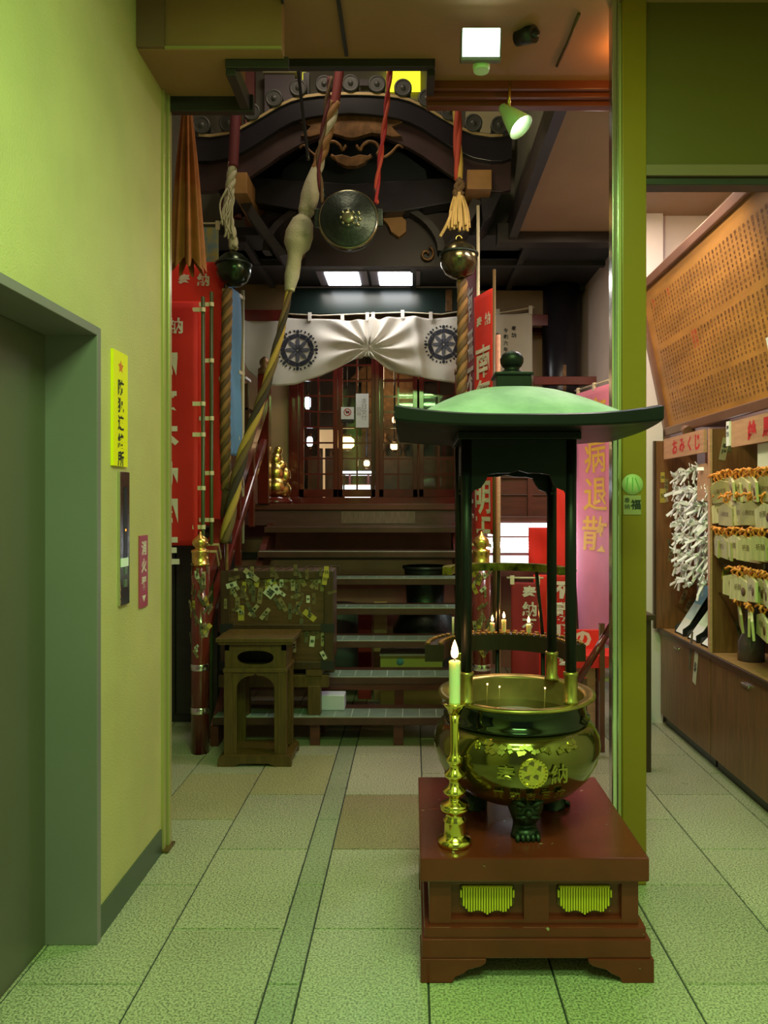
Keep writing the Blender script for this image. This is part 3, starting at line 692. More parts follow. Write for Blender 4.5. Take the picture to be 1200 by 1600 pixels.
# ================================================================== OFFERTORY BOX AND STAND
ox0, ox1, oy0, oy1, oz0, oz1 = -1.20, -.494, 4.745, 5.17, .50, 1.085
ob = thing('offertory_box', ((ox0+ox1)/2, (oy0+oy1)/2, oz0), 'brown wooden offertory box plastered with paper slips, at the foot of the stair', 'offertory box')
MB().box(ox0+.02, ox1-.02, oy0+.016, oy1-.02, oz0, oz1-.01).build('case', mat('brown_box_wood', (.11,.048,.018,1), .4, var=.35, scale=6, stretch=(1,8,8)), ob)
b = MB()
for x in (ox0, ox1-.06): b.box(x, x+.06, oy0, oy0+.05, oz0-.03, oz1)
b.box(ox0, ox1, oy0+.002, oy0+.03, oz1-.05, oz1); b.box(ox0, ox1, oy0+.002, oy0+.03, oz0+.21, oz0+.25); b.box(ox0, ox1, oy0+.002, oy0+.03, oz0-.03, oz0+.02)
b.build('frame', m_woodd, ob, bevel=.004)
b = MB()
for i in range(12): x = ox0+.05+i*(ox1-ox0-.1)/11; b.box(x-.008, x+.008, oy0+.03, oy1-.03, oz1-.03, oz1-.004)
b.box(ox0, ox1, oy1-.04, oy1, oz1-.05, oz1); b.build('slatted_top', m_woodd, ob)
for x in (ox0, ox1-.075): MB().box(x-.003, x+.078, oy0-.004, oy0+.04, oz0-.035, oz0+.025).build('corner_plate', m_black, ob)
for x in (ox0, ox1-.075): MB().box(x-.003, x+.078, oy0-.004, oy0+.04, oz0+.205, oz0+.255).build('corner_plate', m_black, ob)
for i in range(92):
    x = ox0+.03+(ox1-ox0-.06)*((i*.618034) % 1); z = (oz0+.27+(oz1-oz0-.30)*((i*.7548+.1) % 1)) if i % 4 else R.uniform(oz0+.03, oz0+.2)
    sticker(ob, (x, oy0+.013 if not (x < ox0+.06 or x > ox1-.06 or z > oz1-.06) else oy0-.0015, z), 0, R.choice((0,0,.1,-.5,.7,1.3,-.9)), R.randrange(6), R.uniform(.7, 1.15))
o = MB().box(-.032,.032,-.001,.001,-.032,.032).text('福', (0,-.0015,0), X_, Z_, .045, 1, bold=.03).build('diamond_sticker', [m_stk[4], m_ink]); o.parent = ob
WO[o] = Vector(); o.location = Vector((PX(416,4.74), oy0+.011, PZ(932,4.74)))-WO[ob]; o.rotation_euler = (0, .7, 0)
ot = thing('box_trestle', ((ox0+ox1)/2, 4.95, RISE), 'low ochre wooden trestle under the sticker-covered offertory box', 'trestle')
MB().box(ox0-.01, ox1-.03, 4.74, 4.80, .36, .435).box(ox0-.01, ox1-.03, 5.08, 5.14, .38, .455).build('crossbar', m_woodo, ot, bevel=.003)
for x in (ox0+.10, ox1-.16):
    MB().box(x, x+.08, 4.735, 4.805, RISE, .37).build('leg', m_woodo, ot, bevel=.003)
    MB().box(x, x+.08, 5.09, 5.13, 2*RISE, .40).build('leg', m_woodo, ot)
    MB().box(x-.01, x+.09, 4.73, 5.14, .435, .47).build('bearer', m_woodo, ot)
o = MB().box(ox1-.16, ox1+.06, 4.84, 4.95, RISE+.001, RISE+.10).build('plastic_bin', mat('lilac_white_plastic', (.62,.62,.75,1), .4), bevel=.006)
tag(o, 'small white plastic bin on the lowest tread behind the trestle', 'bin')

tx0, tx1, ty0, ty1 = -1.085, -.725, 4.37, 4.64
tb = thing('offering_stand', ((tx0+tx1)/2, (ty0+ty1)/2, 0), 'small brown wooden stand with cusped arch openings before the offertory box', 'stand')
MB().box(tx0-.04, tx1+.045, ty0-.03, ty1+.03, .712, .735).box(tx0-.028, tx1+.033, ty0-.02, ty1+.02, .697, .713).build('top', m_woodo, tb, bevel=.003)
def archpoly(a, b, z0, z1, w):                                # legs and cusped arch of one side as a closed outline
    m = (a+b)/2; i0, i1 = a+w, b-w
    arch = []
    for i in range(9):
        q = pi-(pi/2)*i/8; arch.append((m-.012+(m-.012-i0)*cos(q), z1-.105+.075*sin(q)))
    arch.append((m, z1-.020)); arch += [(2*m-x, z) for x, z in arch[-2::-1]]
    return [(a, z0), (a, z1), (b, z1), (b, z0), (i1, z0)]+arch[::-1]+[(i0, z0)]
for y in (ty0+.008, ty1-.028): MB().prism(archpoly(tx0+.01, tx1-.01, .06, .545, .062), 'y', y, y+.02).build('arch_panel', m_woodo, tb, bevel=.002)
for x in (tx0+.008, tx1-.028): MB().prism(archpoly(ty0+.03, ty1-.03, .06, .545, .05), 'x', x, x+.02).build('arch_panel', m_woodo, tb, bevel=.002)
b = MB(); mx = (tx0+tx1)/2; q = []                           # frieze with the oval hole
ov = [(mx+.105*(abs(cos(t))**.7)*(1 if cos(t) >= 0 else -1), .618+.040*sin(t)) for t in [2*pi*i/32 for i in range(32)]]
rect = [(mx+.160*max(-1, min(1, cos(t)*1.5)), .618+.062*max(-1, min(1, sin(t)*1.5))) for t in [2*pi*i/32 for i in range(32)]]
for yy in (ty0+.008, ty0+.026):
    o0 = len(b.v); b.add([(x,yy,z) for x, z in ov]+[(x,yy,z) for x, z in rect], [(i,(i+1)%32,32+(i+1)%32,32+i) for i in range(32)])
b.add([(x,ty0+.008,z) for x, z in ov]+[(x,ty0+.026,z) for x, z in ov], [(i,(i+1)%32,32+(i+1)%32,32+i) for i in range(32)])
b.box(tx0+.005, tx0+.03, ty0+.006, ty1-.006, .545, .70).box(tx1-.03, tx1-.005, ty0+.006, ty1-.006, .545, .70).box(tx0+.005, tx1-.005, ty1-.02, ty1-.006, .545, .70)
b.box(tx0+.005, tx1-.005, ty0+.006, ty0+.027, .66, .70).build('frieze', m_woodo, tb)
MB().box(tx0-.004, tx1+.004, ty0-.004, ty1+.004, .535, .558).build('moulding', m_woodo, tb, bevel=.003)
for px_ in (tx0, tx1-.05):
    for py_ in (ty0, ty1-.04): MB().box(px_, px_+.05, py_, py_+.04, .03, .54).build('leg', m_woodo, tb, bevel=.003)
bp = [(tx0-.03,0),(tx0+.06,0),(tx0+.10,.018),(tx1-.10,.018),(tx1-.06,0),(tx1+.03,0),(tx1+.03,.045),(tx1+.01,.062),(tx0-.01,.062),(tx0-.03,.045)]
MB().prism(bp, 'y', ty0-.02, ty0+.015).prism(bp, 'y', ty1-.015, ty1+.02).box(tx0-.028, tx0+.02, ty0, ty1, .02, .05).box(tx1-.02, tx1+.028, ty0, ty1, .02, .05).build('foot_frame', m_woodo, tb)
MB().box(tx0+.02, tx1-.02, ty0+.02, ty1-.02, .05, .066).build('lower_shelf', m_woodo, tb)

# things stored under the stair
cb = thing('cardboard_box', (-.01, 5.55, 0), 'yellow-brown cardboard box with a white lid stored under the stair', 'box')
MB().box(-.23, .21, 5.40, 5.72, 0, .43).build('carton', m_card, cb)
MB().box(-.235, .215, 5.395, 5.725, .425, .44).build('lid', m_paper, cb)
MB().lathe((-.09, 5.399, .385), [(.026,0),(.026,-.002),(0,-.002)], 20, axis='y').build('round_label', m_blue, cb)
ur = thing('iron_urn', (.10, 6.2, 0), 'dark round iron urn stored under the stair, its rim below the third tread', 'urn')
MB().lathe((.10,6.2,0), [(.16,0),(.24,.15),(.27,.32),(.26,.50),(.20,.62),(.15,.70),(.16,.86),(.17,.98)], 32, cap=False).build('body', m_bronze2, ur)
MB().lathe((.10,6.2,0), [(.17,.97),(.185,.98),(.185,1.0),(.16,1.0)], 32, cap=False).build('rim', m_bronze2, ur)
o = MB().lathe((-.62, 6.3, 0), [(.16,0),(.17,.2),(.17,.64),(.15,.68),(0,.69)], 28).build('grey_drum', mat('grey_blue_plastic', (.10,.10,.13,1), .5)); tag(o, 'grey round drum stored under the left of the stair', 'drum')
o = MB().box(-.30, -.20, 5.85, 5.90, 0, .75).build('storage_post', m_pinkwood, bevel=.004); tag(o, 'bare timber post standing under the stair behind the cardboard box', 'post')
o = MB().box(-.42, -.32, 5.86, 5.90, 0, .72).build('red_board', m_redd); tag(o, 'dark red board leaning beside the timber post under the stair', 'board')

# ================================================================== BELLS, GONG, ROPES
def suzu(name, c, r, mat_, label):
    s = thing(name, (c[0], c[1], c[2]-r), label, 'bell', 'round bells hanging before the stair')
    pr = [(0,-r),(.4*r,-.95*r),(.75*r,-.72*r),(.97*r,-.30*r),(r,.0),(.97*r,.28*r),(.80*r,.62*r),(.5*r,.88*r),(.24*r,.98*r),(.22*r,1.05*r),(0,1.06*r)]
    MB().lathe(c, pr, 40).build('body', mat_, s)
    MB().lathe(c, [(.96*r,.20*r),(1.05*r,.22*r),(1.06*r,.27*r),(1.05*r,.33*r),(.93*r,.35*r)], 40, cap=False).build('girdle', m_bronze2, s)
    MB().tube([Vector(c)+Vector((.16*r*cos(a), 0, 1.12*r+.18*r*sin(a))) for a in [pi*2*i/16 for i in range(17)]], .035*r, 8).build('loop', m_brass, s)
    return s
B1 = P(365, 421, 5.0); B2 = P(717, 406, 4.9)
suzu('round_bell', B1, .113, mat('black_green_bell', (.03,.045,.025,1), .22, metal=.8), 'black-green round bell hanging at the left, beside the red banners')
suzu('round_bell', B2, .120, mat('mottled_brass_bell', (.22,.19,.10,1), .2, metal=.9, var=.6, scale=10), 'mottled brass round bell hanging at the right, under the straw tassel')
# ropes carrying the bells
def pts(l, Y): return [P(x, y, Y) for x, y in l]
r1 = thing('bell_rope', P(365, 390, 5.0), 'frayed olive rope and dark red wrapping above the left round bell', 'rope')
MB().tube(spline(pts([(372,120),(368,180),(366,225),(364,262)], 5.0)), [.033]*25, 12).build('cloth_wrapping', mat('maroon_wrapping', (.11,.012,.018,1), .75), r1)
m = MB(); twist(m, spline(pts([(364,255),(360,290),(356,330),(362,362),(366,388)], 5.0)), .03, 3, 5, [0,0,0]); m.build('strands', m_ropew, r1)
m = MB()
for i in range(12):
    a = P(357+R.uniform(-4,4), 300+R.uniform(-10,20), 4.97); m.tube(spline([a, a+Vector((R.uniform(-.05,.03),0,-.10)), a+Vector((R.uniform(-.07,.05),-.01,-.24))], 4), .006, 5)
m.build('frayed_fibres', m_ropew, r1)
r2 = thing('bell_rope', P(717, 365, 4.9), 'red and gold twisted rope above the right round bell', 'rope')
m = MB(); twist(m, spline(pts([(713,95),(714,150),(715,220),(717,282)], 4.9), 10), .026, 3, 1.5, [0,0,1], fat=.7); m.build('strands', [m_roper, m_ropeg], r2)
m = MB()
MBk = [(715,280),(722,290),(712,300),(718,312)]
m.tube(spline(pts(MBk, 4.88), 5), .022, 8); m.tube(spline(pts([(722,282),(712,292),(724,304)], 4.87), 5), .015, 8); m.build('knot', m_ropebd, r2)
m = MB()
for i in range(34):
    t = R.uniform(-1, 1); a = P(717+t*6, 300+R.uniform(0,14), 4.88+R.uniform(-.03,.03)); e_ = P(717+t*17, 352+R.uniform(-6,10), 4.88+R.uniform(-.05,.05))
    m.tube(spline([a, (a+e_)/2+Vector((t*.01,0,.01)), e_], 4), R.uniform(.006,.010), 5)
for i in range(5): a = P(706-i, 330+i*4, 4.84); m.tube([a, a+Vector((-.035-.006*i,-.01,-.10))], [.008,.011], 6)
m.build('straw_tassel', m_straw, r2); 
# plaited ropes hanging under the bells
for nm, l, Y, lab, rr in (('plaited_rope', [(355,452),(354,520),(352,600),(352,690),(354,765)], 5.02, 'brown plaited rope hanging below the left round bell', .036), ('plaited_rope', [(722,438),(723,500),(722,580),(721,680),(722,760)], 4.94, 'golden brown plaited rope hanging below the right round bell', .036)):
    ro = thing(nm, P(*l[-1], Y), lab, 'rope', 'plaited bell ropes')
    m = MB(); pth = spline(pts(l, Y), 24); twist(m, pth, rr, 4, 5, [0,1,0,1], fat=.55); twist(m, pth, rr*1.02, 2, -5, [0,0], fat=.28); m.build('plait', [m_ropebr, m_ropebd], ro)
    e_ = P(*l[-1], Y); m = MB()
    for i in range(20):
        a = 2*pi*i/20; m.tube([e_+Vector((.02*cos(a),.02*sin(a),.03)), e_+Vector((.035*cos(a),.035*sin(a),-.16-R.random()*.04))], .007, 5)
    m.build('tassel', m_ropebd, ro)
# flat gong
GY = 4.75; GC = P(545, 345, GY); gr = .189
gg = thing('flat_gong', (GC.x, GC.y, GC.z-gr), 'dark bronze flat gong hanging before the gable', 'gong')
MB().lathe(GC, [(0,-.052),(.05,-.055),(.062,-.050),(.066,-.046),(.10,-.050),(.104,-.045),(.135,-.045),(.14,-.040),(.165,-.040),(.180,-.030),(.189,-.012),(.189,.02),(.17,.05),(.10,.06),(0,.06)], 56, axis='y').build('body', m_bronze2, gg)
m = MB()
for k in range(8): a = 2*pi*k/8; m.lathe(GC+Vector((.045*cos(a),-.050,.045*sin(a))), [(.012,0),(.008,-.008),(0,-.01)], 10, axis='y')
m.lathe(GC+Vector((0,-.052,0)), [(.040,0),(.034,-.014),(.02,-.018),(0,-.018)], 20, axis='y')
for k in range(3): a = -.6+k*.5; m.lathe(GC+Vector((.072*cos(a),-.046,.072*sin(a))), [(.016,0),(.010,-.008),(0,-.01)], 10, axis='y')
m.build('boss', mat('rubbed_green_bronze', (.25,.26,.14,1), .3, metal=.8), gg)
MB().lathe(GC, [(.176,-.034),(.183,-.030),(.190,-.014),(.186,-.010)], 56, axis='y', cap=False).build('rim', mat('rubbed_bronze_rim', (.30,.28,.17,1), .25, metal=.9), gg)
for sx in (-1, 1): MB().box(GC.x+sx*.195-.018, GC.x+sx*.195+.018, GY-.02, GY+.02, GC.z-.04, GC.z+.07).build('ear', m_bronze2, gg, bevel=.006)
for sx, l, lab in ((-1, [(505,318),(501,290),(498,250),(507,190),(516,120)], 'dark red strap holding the left ear of the flat gong'), (1, [(588,318),(589,290),(594,250),(602,185),(610,105)], 'red rope holding the right ear of the flat gong')):
    s_ = thing('gong_strap', P(*l[0], GY), lab, 'strap', 'straps of the flat gong')
    m = MB(); twist(m, spline(pts(l, GY), 10), .016, 2, 3, [0,1], fat=.7); m.build('cord', [MATS['maroon_wrapping'], m_ropebd] if sx < 0 else [m_roper, m_redd], s_)
    MB().cyl(P(l[0][0], l[0][1]-6, GY), P(l[0][0], l[0][1]-22, GY), .012, n=10).build('ferrule', m_bronze2, s_)
# the long bell-pull rope
lr = thing('bell_pull_rope', P(350, 860, 4.95), 'long sagging bell-pull rope, striped gold and black, with padded white knots', 'rope')
RY2 = 4.93
MB().tube(spline(pts([(533,90),(528,130),(522,168)], RY2), 6), .030, 12).build('red_wrapping', mat('dusty_red_wrapping', (.22,.035,.035,1), .75), lr)
m = MB(); twist(m, spline(pts([(523,160),(516,190),(506,228),(496,262),(490,290)], RY2), 8), .036, 3, 3, [0,1,0]); m.build('brown_wrapping', [m_ropebr, m_ropew], lr)
m = MB(); ctr = spline(pts([(494,262),(487,292),(482,318),(476,338),(468,366),(462,392),(458,420),(452,455)], RY2), 6)
rd = [(0,.03),(5,.05),(9,.060),(13,.055),(16,.052),(18,.040),(20,.070),(24,.090),(28,.085),(31,.05),(33,.045),(38,.048),(42,.030)]
m.tube(ctr, [interp(rd, i) for i in range(len(ctr))], 20); m.build('padded_cover', m_ropew, lr)
for px_, py_, rr in ((481,322,.052),(479,330,.052),(461,393,.046),(453,452,.032)):
    c_ = P(px_, py_, RY2); m = MB(); m.tube([c_+Vector((.001,0,.008)), c_-Vector((.002,0,.008))], rr, 18); m.build('tie', m_paperc, lr)
pth = spline(pts([(453,450),(447,480),(438,520),(428,560),(415,605),(400,648),(385,692),(372,738),(362,790),(352,848)], RY2), 10)
m = MB(); twist(m, pth, [.020+.016*min(1, i/70) for i in range(len(pth))], 3, 1.9, [0,1,2], fat=.66, n=8); m.build('striped_rope', [m_ropeg, m_roped, mat('olive_rope_strand', (.16,.10,.03,1), .7, bump=.5, bscale=200)], lr)
# furled rust-brown cloth hanging at the left
fc = thing('furled_cloth', P(292, 420, 4.0), 'rust-brown pleated cloth hung furled beside the entrance jamb', 'cloth')
top = P(292, 140, 4.0); bot = P(293, 416, 4.0)
def fclo(u, v):
    a = 2*pi*u; rr = .012+.066*v**.8; rr *= 1+.28*sin(a*9)*min(1, v*2+.2)
    c = top.lerp(bot, v); return c+Vector((rr*cos(a), rr*sin(a), -.03*v*sin(a*9)))
MB().sheet(fclo, 126, 24).build('pleats', m_brownc, fc)
MB().tube([top+Z_*.5, top], .006, 6).build('cord', m_ropebd, fc)
# ================================================================== BANNERS
def banner(name, A, B, z0, z1, cloth, label, text='', tcol=None, size=.2, tz=None, toff=0.0, pole=None, pmat=None, pz=None, tabs=(), top_tabs=0, group=None, wav=.012, head=None, pitch=1.12, bold=.03, cat='banner', rod=False, tsx=1.0):
    """cloth hung between plan points A (pole side) and B; A, B = (x, y)"""
    A, B = Vector((A[0], A[1], 0)), Vector((B[0], B[1], 0)); d = (B-A); L = d.length; d.normalize(); nrm = Vector((d.y, -d.x, 0))
    if nrm.y > 0 or (abs(nrm.y) < .05 and nrm.x > 0): nrm = -nrm
    cen = (A+B)/2
    t = thing(name, (cen.x, cen.y, z0), label, cat, group)
    def fn(u, v):
        p = A+d*(u*L)+Z_*(z1+(z0-z1)*v); return p+nrm*(wav*sin(u*7+v*3)*(.3+v)+wav*.6*sin(v*9+u*2))
    MB().sheet(fn, 14, 40).build('cloth', cloth, t, solid=.002)
    rt = X_ if False else (d if (d.cross(Z_)).dot(nrm) > 0 else -d)   # reading direction on the face towards nrm
    if text:
        zt = tz if tz is not None else z1-size
        m = MB()
        for i, ch in enumerate(text):
            vs, fs = glyph(ch, bold, 2); c0 = cen+rt*toff; z = zt-i*size*pitch; out = []
            for x, y in vs:
                q = c0+rt*(x*size*tsx); u = (q-A).dot(d)/L; v = (z1-(z+y*size))/(z1-z0)
                out.append(fn(u, v)+nrm*.004)
            m.add(out, fs)
        m.build('lettering', tcol or m_white, t)
        if head:
            m = MB()
            for i, ch in enumerate(head[0]):
                vs, fs = glyph(ch, .03, 2); s = head[1]; c0 = cen+rt*(head[3]+i*s*1.5); z = head[2]; out = []
                for x, y in vs:
                    q = c0+rt*(x*s); u = (q-A).dot(d)/L; v = (z1-(z+y*s))/(z1-z0); out.append(fn(u, v)+nrm*.004)
                m.add(out, fs)
            m.build('heading', tcol or m_white, t)
    if pole:
        pp = A-d*pole[0]; pz_ = pz or (0, z1+.05)
        MB().cyl((pp.x,pp.y,pz_[0]), (pp.x,pp.y,pz_[1]), pole[1], n=12).build('pole', pmat or m_pole, t)
        for z in tabs:
            m = MB(); m.obox(A-d*(pole[0]*.5-.008)+Z_*z-nrm*-.004, (pole[0]+.05, .004, .026), Matrix((d, nrm, Z_)).transposed()); m.lathe((pp.x,pp.y,z), [(pole[1]+.003,-.013),(pole[1]+.003,.013)], 12, cap=False)
            m.build('tab', m_tab, t)
    if rod or top_tabs:
        MB().cyl(A-d*.03+Z_*(z1+.03), B+d*.03+Z_*(z1+.03), .007, n=8).build('top_rod', m_polew, t)
        for i in range(top_tabs):
            u = .04+.92*i/max(1, top_tabs-1); q = A+d*(u*L); m = MB(); m.obox(q+Z_*(z1+.015), (.028, .018, .06), Matrix((d, nrm, Z_)).transposed()); m.build('tab', m_tab, t)
    return t
NM = '南無不動明王'
G1 = 'red votive banners on poles'
banner('votive_banner', (-1.325, 4.70), (-1.78, 4.70), 1.245, 2.74, m_red, 'front red banner with white characters at the left, next to the entrance jamb', NM, None, .185, 2.36, .015, (.03,.012), m_pole, (0, 2.78), (2.70, 2.12, 1.93-.0, 1.60, 1.36), group=G1, head=('奉納', .10, 2.60, -.06), pitch=1.24, bold=.055)
banner('votive_banner', (-1.335, 4.88), (-1.80, 4.88), 1.32, 2.80, m_redb, 'middle red banner at the left, mostly hidden behind the front one', NM, None, .16, 2.3, .05, (.045,.012), m_pole, (0, 2.86), (2.78, 2.42, 2.05, 1.70, 1.40), group=G1, bold=.03)
banner('votive_banner', (-1.265, 5.10), (-1.86, 5.10), 1.36, 3.12, m_redb, 'tall red banner headed with two white characters, behind the left pair', NM, None, .17, 2.7, -.05, (.02,.010), m_woodl, (0, 3.15), (2.70, 2.34, 1.9), group=G1, head=('奉納', .085, PZ(438, 5.10), .035))
banner('brocade_banner', (-1.40, 5.5), (-1.62, 5.5), 2.9, 3.50, mat('blue_gold_brocade', (.16,.34,.48,1), .7, var=1, scale=16, col2=(.50,.42,.10,1)), 'blue and gold brocade banner at the left above the tall red banner', rod=True, top_tabs=2)
banner('votive_banner', (-1.31, 5.78), (-1.34, 5.50), 1.86, 3.09, m_blue, 'narrow blue banner on an ivory pole behind the left plaited rope', pole=(.06,.013), pmat=m_polew, pz=(1.2, 3.14), tabs=(3.08, 2.5, 2.0), group='blue banner')
banner('votive_banner', (.425, 5.02), (.355, 5.40), 1.1, 3.18, m_redd, 'tall dark red banner behind the right plaited rope', NM, None, .24, 2.86, 0, (.02,.011), m_polew, (0, 3.46), (), group=G1, wav=.006, bold=.02)
banner('votive_banner', (.505, 4.78), (.405, 5.02), 1.31, 2.86, m_redb, 'bright red banner on a bamboo pole right of the plaited rope', NM, None, .215, 2.42, .0, (.012,.010), m_woodo, (.5, 2.97), (2.2, 1.7), group=G1, head=('奉納', .08, 2.68, -.05), wav=.006, pitch=1.02, bold=.025)
o = MB().cyl((.555,4.95,0), (.555,4.95,2.6), .016, n=12).build('bamboo_pole', m_pinkwood); tag(o, 'orange wooden pole standing right of the bright red banner', 'pole')
banner('pink_banner', (1.45, 5.51), (1.31, 6.08), .46, 2.38, m_pink, 'pink banner with large ochre characters on the right wall', '疫病退散', m_goldink, .27, 2.17, .02, rod=True, top_tabs=3, pitch=1.10, wav=.014, bold=.012, tsx=1.4)
G2 = 'small red banners behind the burner'
YB = 5.25
def small(name, x0, x1, y0, y1, Y, cl, label, text, size, tz, toff, col=None, rod=True, bold=.03):
    return banner(name, (PX(x1,Y), Y), (PX(x0,Y), Y+.015), PZ(y1,Y), PZ(y0,Y), cl, label, text, col, size, tz, toff, rod=rod, top_tabs=2 if rod else 0, group=G2, bold=bold, wav=.008)
small('small_banner', 799, 842, 910, 1064, 5.20, m_redd, 'small dark red banner on a rod, left of the vermilion cloth behind the burner', '奉納不動', .10, PZ(926,5.2), .03)
small('small_banner', 834, 862, 898, 1064, 5.32, m_redb, 'plain vermilion cloth strip between two small red banners behind the burner', '', .1, 0, 0, rod=False)
small('small_banner', 860, 895, 898, 1064, 5.22, m_red, 'small red banner with thick white characters, behind the right burner post', '不動明王', .135, PZ(922,5.22), .0, bold=.06)
small('small_banner', 862, 888, 762, 892, 5.7, m_redb, 'narrow red banner with a white edge before the bright light box', '', .1, 0, 0, rod=False)
small('small_banner', 826, 860, 824, 892, 6.0, m_redb, 'short red cloth hanging over the bright light box', '', .1, 0, 0, rod=False)
# bright light box at the right of the stair
lb = thing('light_box', (.92, 6.3, .9), 'bright white fluorescent light box right of the stair', 'light box')
MB().box(.58, 1.28, 6.30, 6.42, .90, 1.40).build('case', m_tread, lb, bevel=.004)
for z0, z1 in ((1.24,1.345),(.975,1.075)):
    MB().box(.62, 1.24, 6.285, 6.30, z0, z1).build('lit_panel', m_panel, lb)
MB().cyl((.60,6.26,1.165), (1.26,6.26,1.165), .026, n=16).build('tube', m_tube, lb)
MB().box(.58, 1.28, 6.29, 6.30, 1.10, 1.225).build('reflector', m_white, lb)
for x in (.62, 1.24): MB().box(x-.02, x+.02, 6.33, 6.40, 0, .90).build('leg', m_tread, lb)
# draped table behind the column
ta = thing('side_table', (1.36, 5.0, 0), 'brown side table with a red cloth, behind the entrance column', 'table')
MB().box(1.06, 1.48, 4.86, 5.16, .50, .53).build('top', m_woodl, ta)
MB().box(1.08, 1.17, 4.88, 5.14, .0, .50).build('side_panel', m_pinkwood, ta)
for x in (1.20, 1.44): MB().box(x-.02, x+.02, 4.88, 4.92, 0, .50).build('leg', m_redwood, ta)
for zz, lab in ((.36, 0),): MB().box(1.17, 1.46, 4.90, 5.14, zz, zz+.02).build('shelf', m_paperc, ta)
tc = thing('table_cloth', (1.2, 4.99, .53), 'red cloth with a white curl over the side table behind the column', 'cloth')
MB().box(1.03, 1.35, 4.84, 5.10, .531, .536).box(1.03, 1.30, 4.835, 4.84, .46, .536).build('cloth', m_redb, tc)
o = MB().box(1.05, 1.28, 5.08, 5.12, .531, .66).text('の', (1.13, 5.078, .60), X_, Z_, .12, 1, bold=.05).build('red_card', [m_redb, m_white]); tag(o, 'red card with a white curl standing on the side table', 'card')
o = MB().box(1.30, 1.46, 4.88, 5.0, .531, .60).build('paper_pile', m_paper, bevel=.003); tag(o, 'pile of white paper on the side table behind the column', 'paper')
dc = thing('dark_filler_box', (-1.62, 5.35, 0), 'dark filler box added to deepen the shade under the red banners at the left', 'filler box')  # made-up dark box, put here to deepen the shade below the banners
MB().box(-1.93, -1.33, 5.25, 5.70, 0, 1.34).build('carcass', m_dark, dc)
for a in (-1.92, -1.625): MB().box(a, a+.285, 5.23, 5.25, .06, 1.31).build('door', m_dark, dc, bevel=.003)  # front panels of the added dark box
# slanted red rail beside the column
ls = thing('folding_stool', (1.1, 4.3, 0), 'dark red folding trestle leaning beside the entrance column', 'trestle')
MB().tube([(.93,4.50,.05+.33),(1.12,4.42,.74)], .022, 10).tube([(1.12,4.42,.74),(1.24,4.40,.95)], .022, 10).build('slanted_bar', m_lacq, ls)
MB().box(.99, 1.03, 4.50, 4.54, 0, .47).box(1.13, 1.16, 4.60, 4.63, 0, .78).build('leg', m_lacq, ls)
o = MB().box(1.30, 1.335, 4.26, 4.30, 0, .86).box(1.295, 1.34, 4.20, 4.50, .86, .89).build('railing_post', m_woodd, bevel=.004); tag(o, 'dark wooden railing post between the column and the cabinets', 'railing')
o = MB().lathe((1.475, 5.12, 0), [(.05,0),(.075,.01),(.07,.10),(.055,.22),(.06,.25),(0,.26)], 20).build('pale_jar', mat('pale_green_jar', (.55,.62,.55,1), .35)); tag(o, 'pale green jar on the floor at the end of the cabinets', 'jar')

# ================================================================== CURTAIN WITH WHEEL CRESTS
CYd = 6.86
TOP = [(372,505),(392,498),(440,496),(490,498),(520,500),(560,501),(577,497),(590,498),(628,494),(670,497),(720,495),(770,493),(800,491),(832,487)]
BOT = [(372,548),(388,580),(410,598),(432,604),(462,601),(500,588),(535,571),(560,561),(575,557),(590,565),(606,576),(622,583),(650,588),(690,596),(720,601),(760,604),(800,601),(818,596),(832,592)]
def cur(px, v, off=0.0):
    t, b_ = interp(TOP, px), interp(BOT, px); y = t+(b_-t)*v
    d = math.hypot(px-576, (y-545)*1.2); a = math.atan2(y-545, px-576)
    near = math.exp(-(abs(px-576)/62)**2)
    w = .045*near*sin(a*13+d*.03)*min(1, d/14)*(1 if px > 577 else .8)
    w += .014*sin(px*.09+v*1.5)*(1-near)+.012*sin(px*.033+2)
    w += .035*math.exp(-((px-648-v*12)/7)**2)+.030*math.exp(-((px-470+v*25)/30)**2)*v
    p = P(px, y, CYd); p.y += -w-off-.05*v*(1-abs(2*v-1))*near; return p
ct = thing('shrine_curtain', P(600, 604, CYd), 'off-white curtain with two indigo wheel crests, tied up in the middle', 'curtain')
MB().sheet(lambda u, v: cur(372+204.5*u, v), 110, 30).build('left_cloth', m_cloth, ct, solid=.002)
MB().sheet(lambda u, v: cur(576.5+255.5*u, v), 140, 30).build('right_cloth', m_cloth, ct, solid=.002)
MB().tube([P(x, y, CYd+.01) for x, y in ((360,499),(440,490),(500,493),(577,490),(630,488),(690,491),(715,487),(780,489),(835,480))], .006, 6).build('cord', m_polew, ct)
for x in (385,435,484,535,574,583,629,673,720,778,829):
    MB().obox(P(x, interp(TOP,x)-3, CYd), (.032, .012, .075)).build('tab', m_cloth, ct)
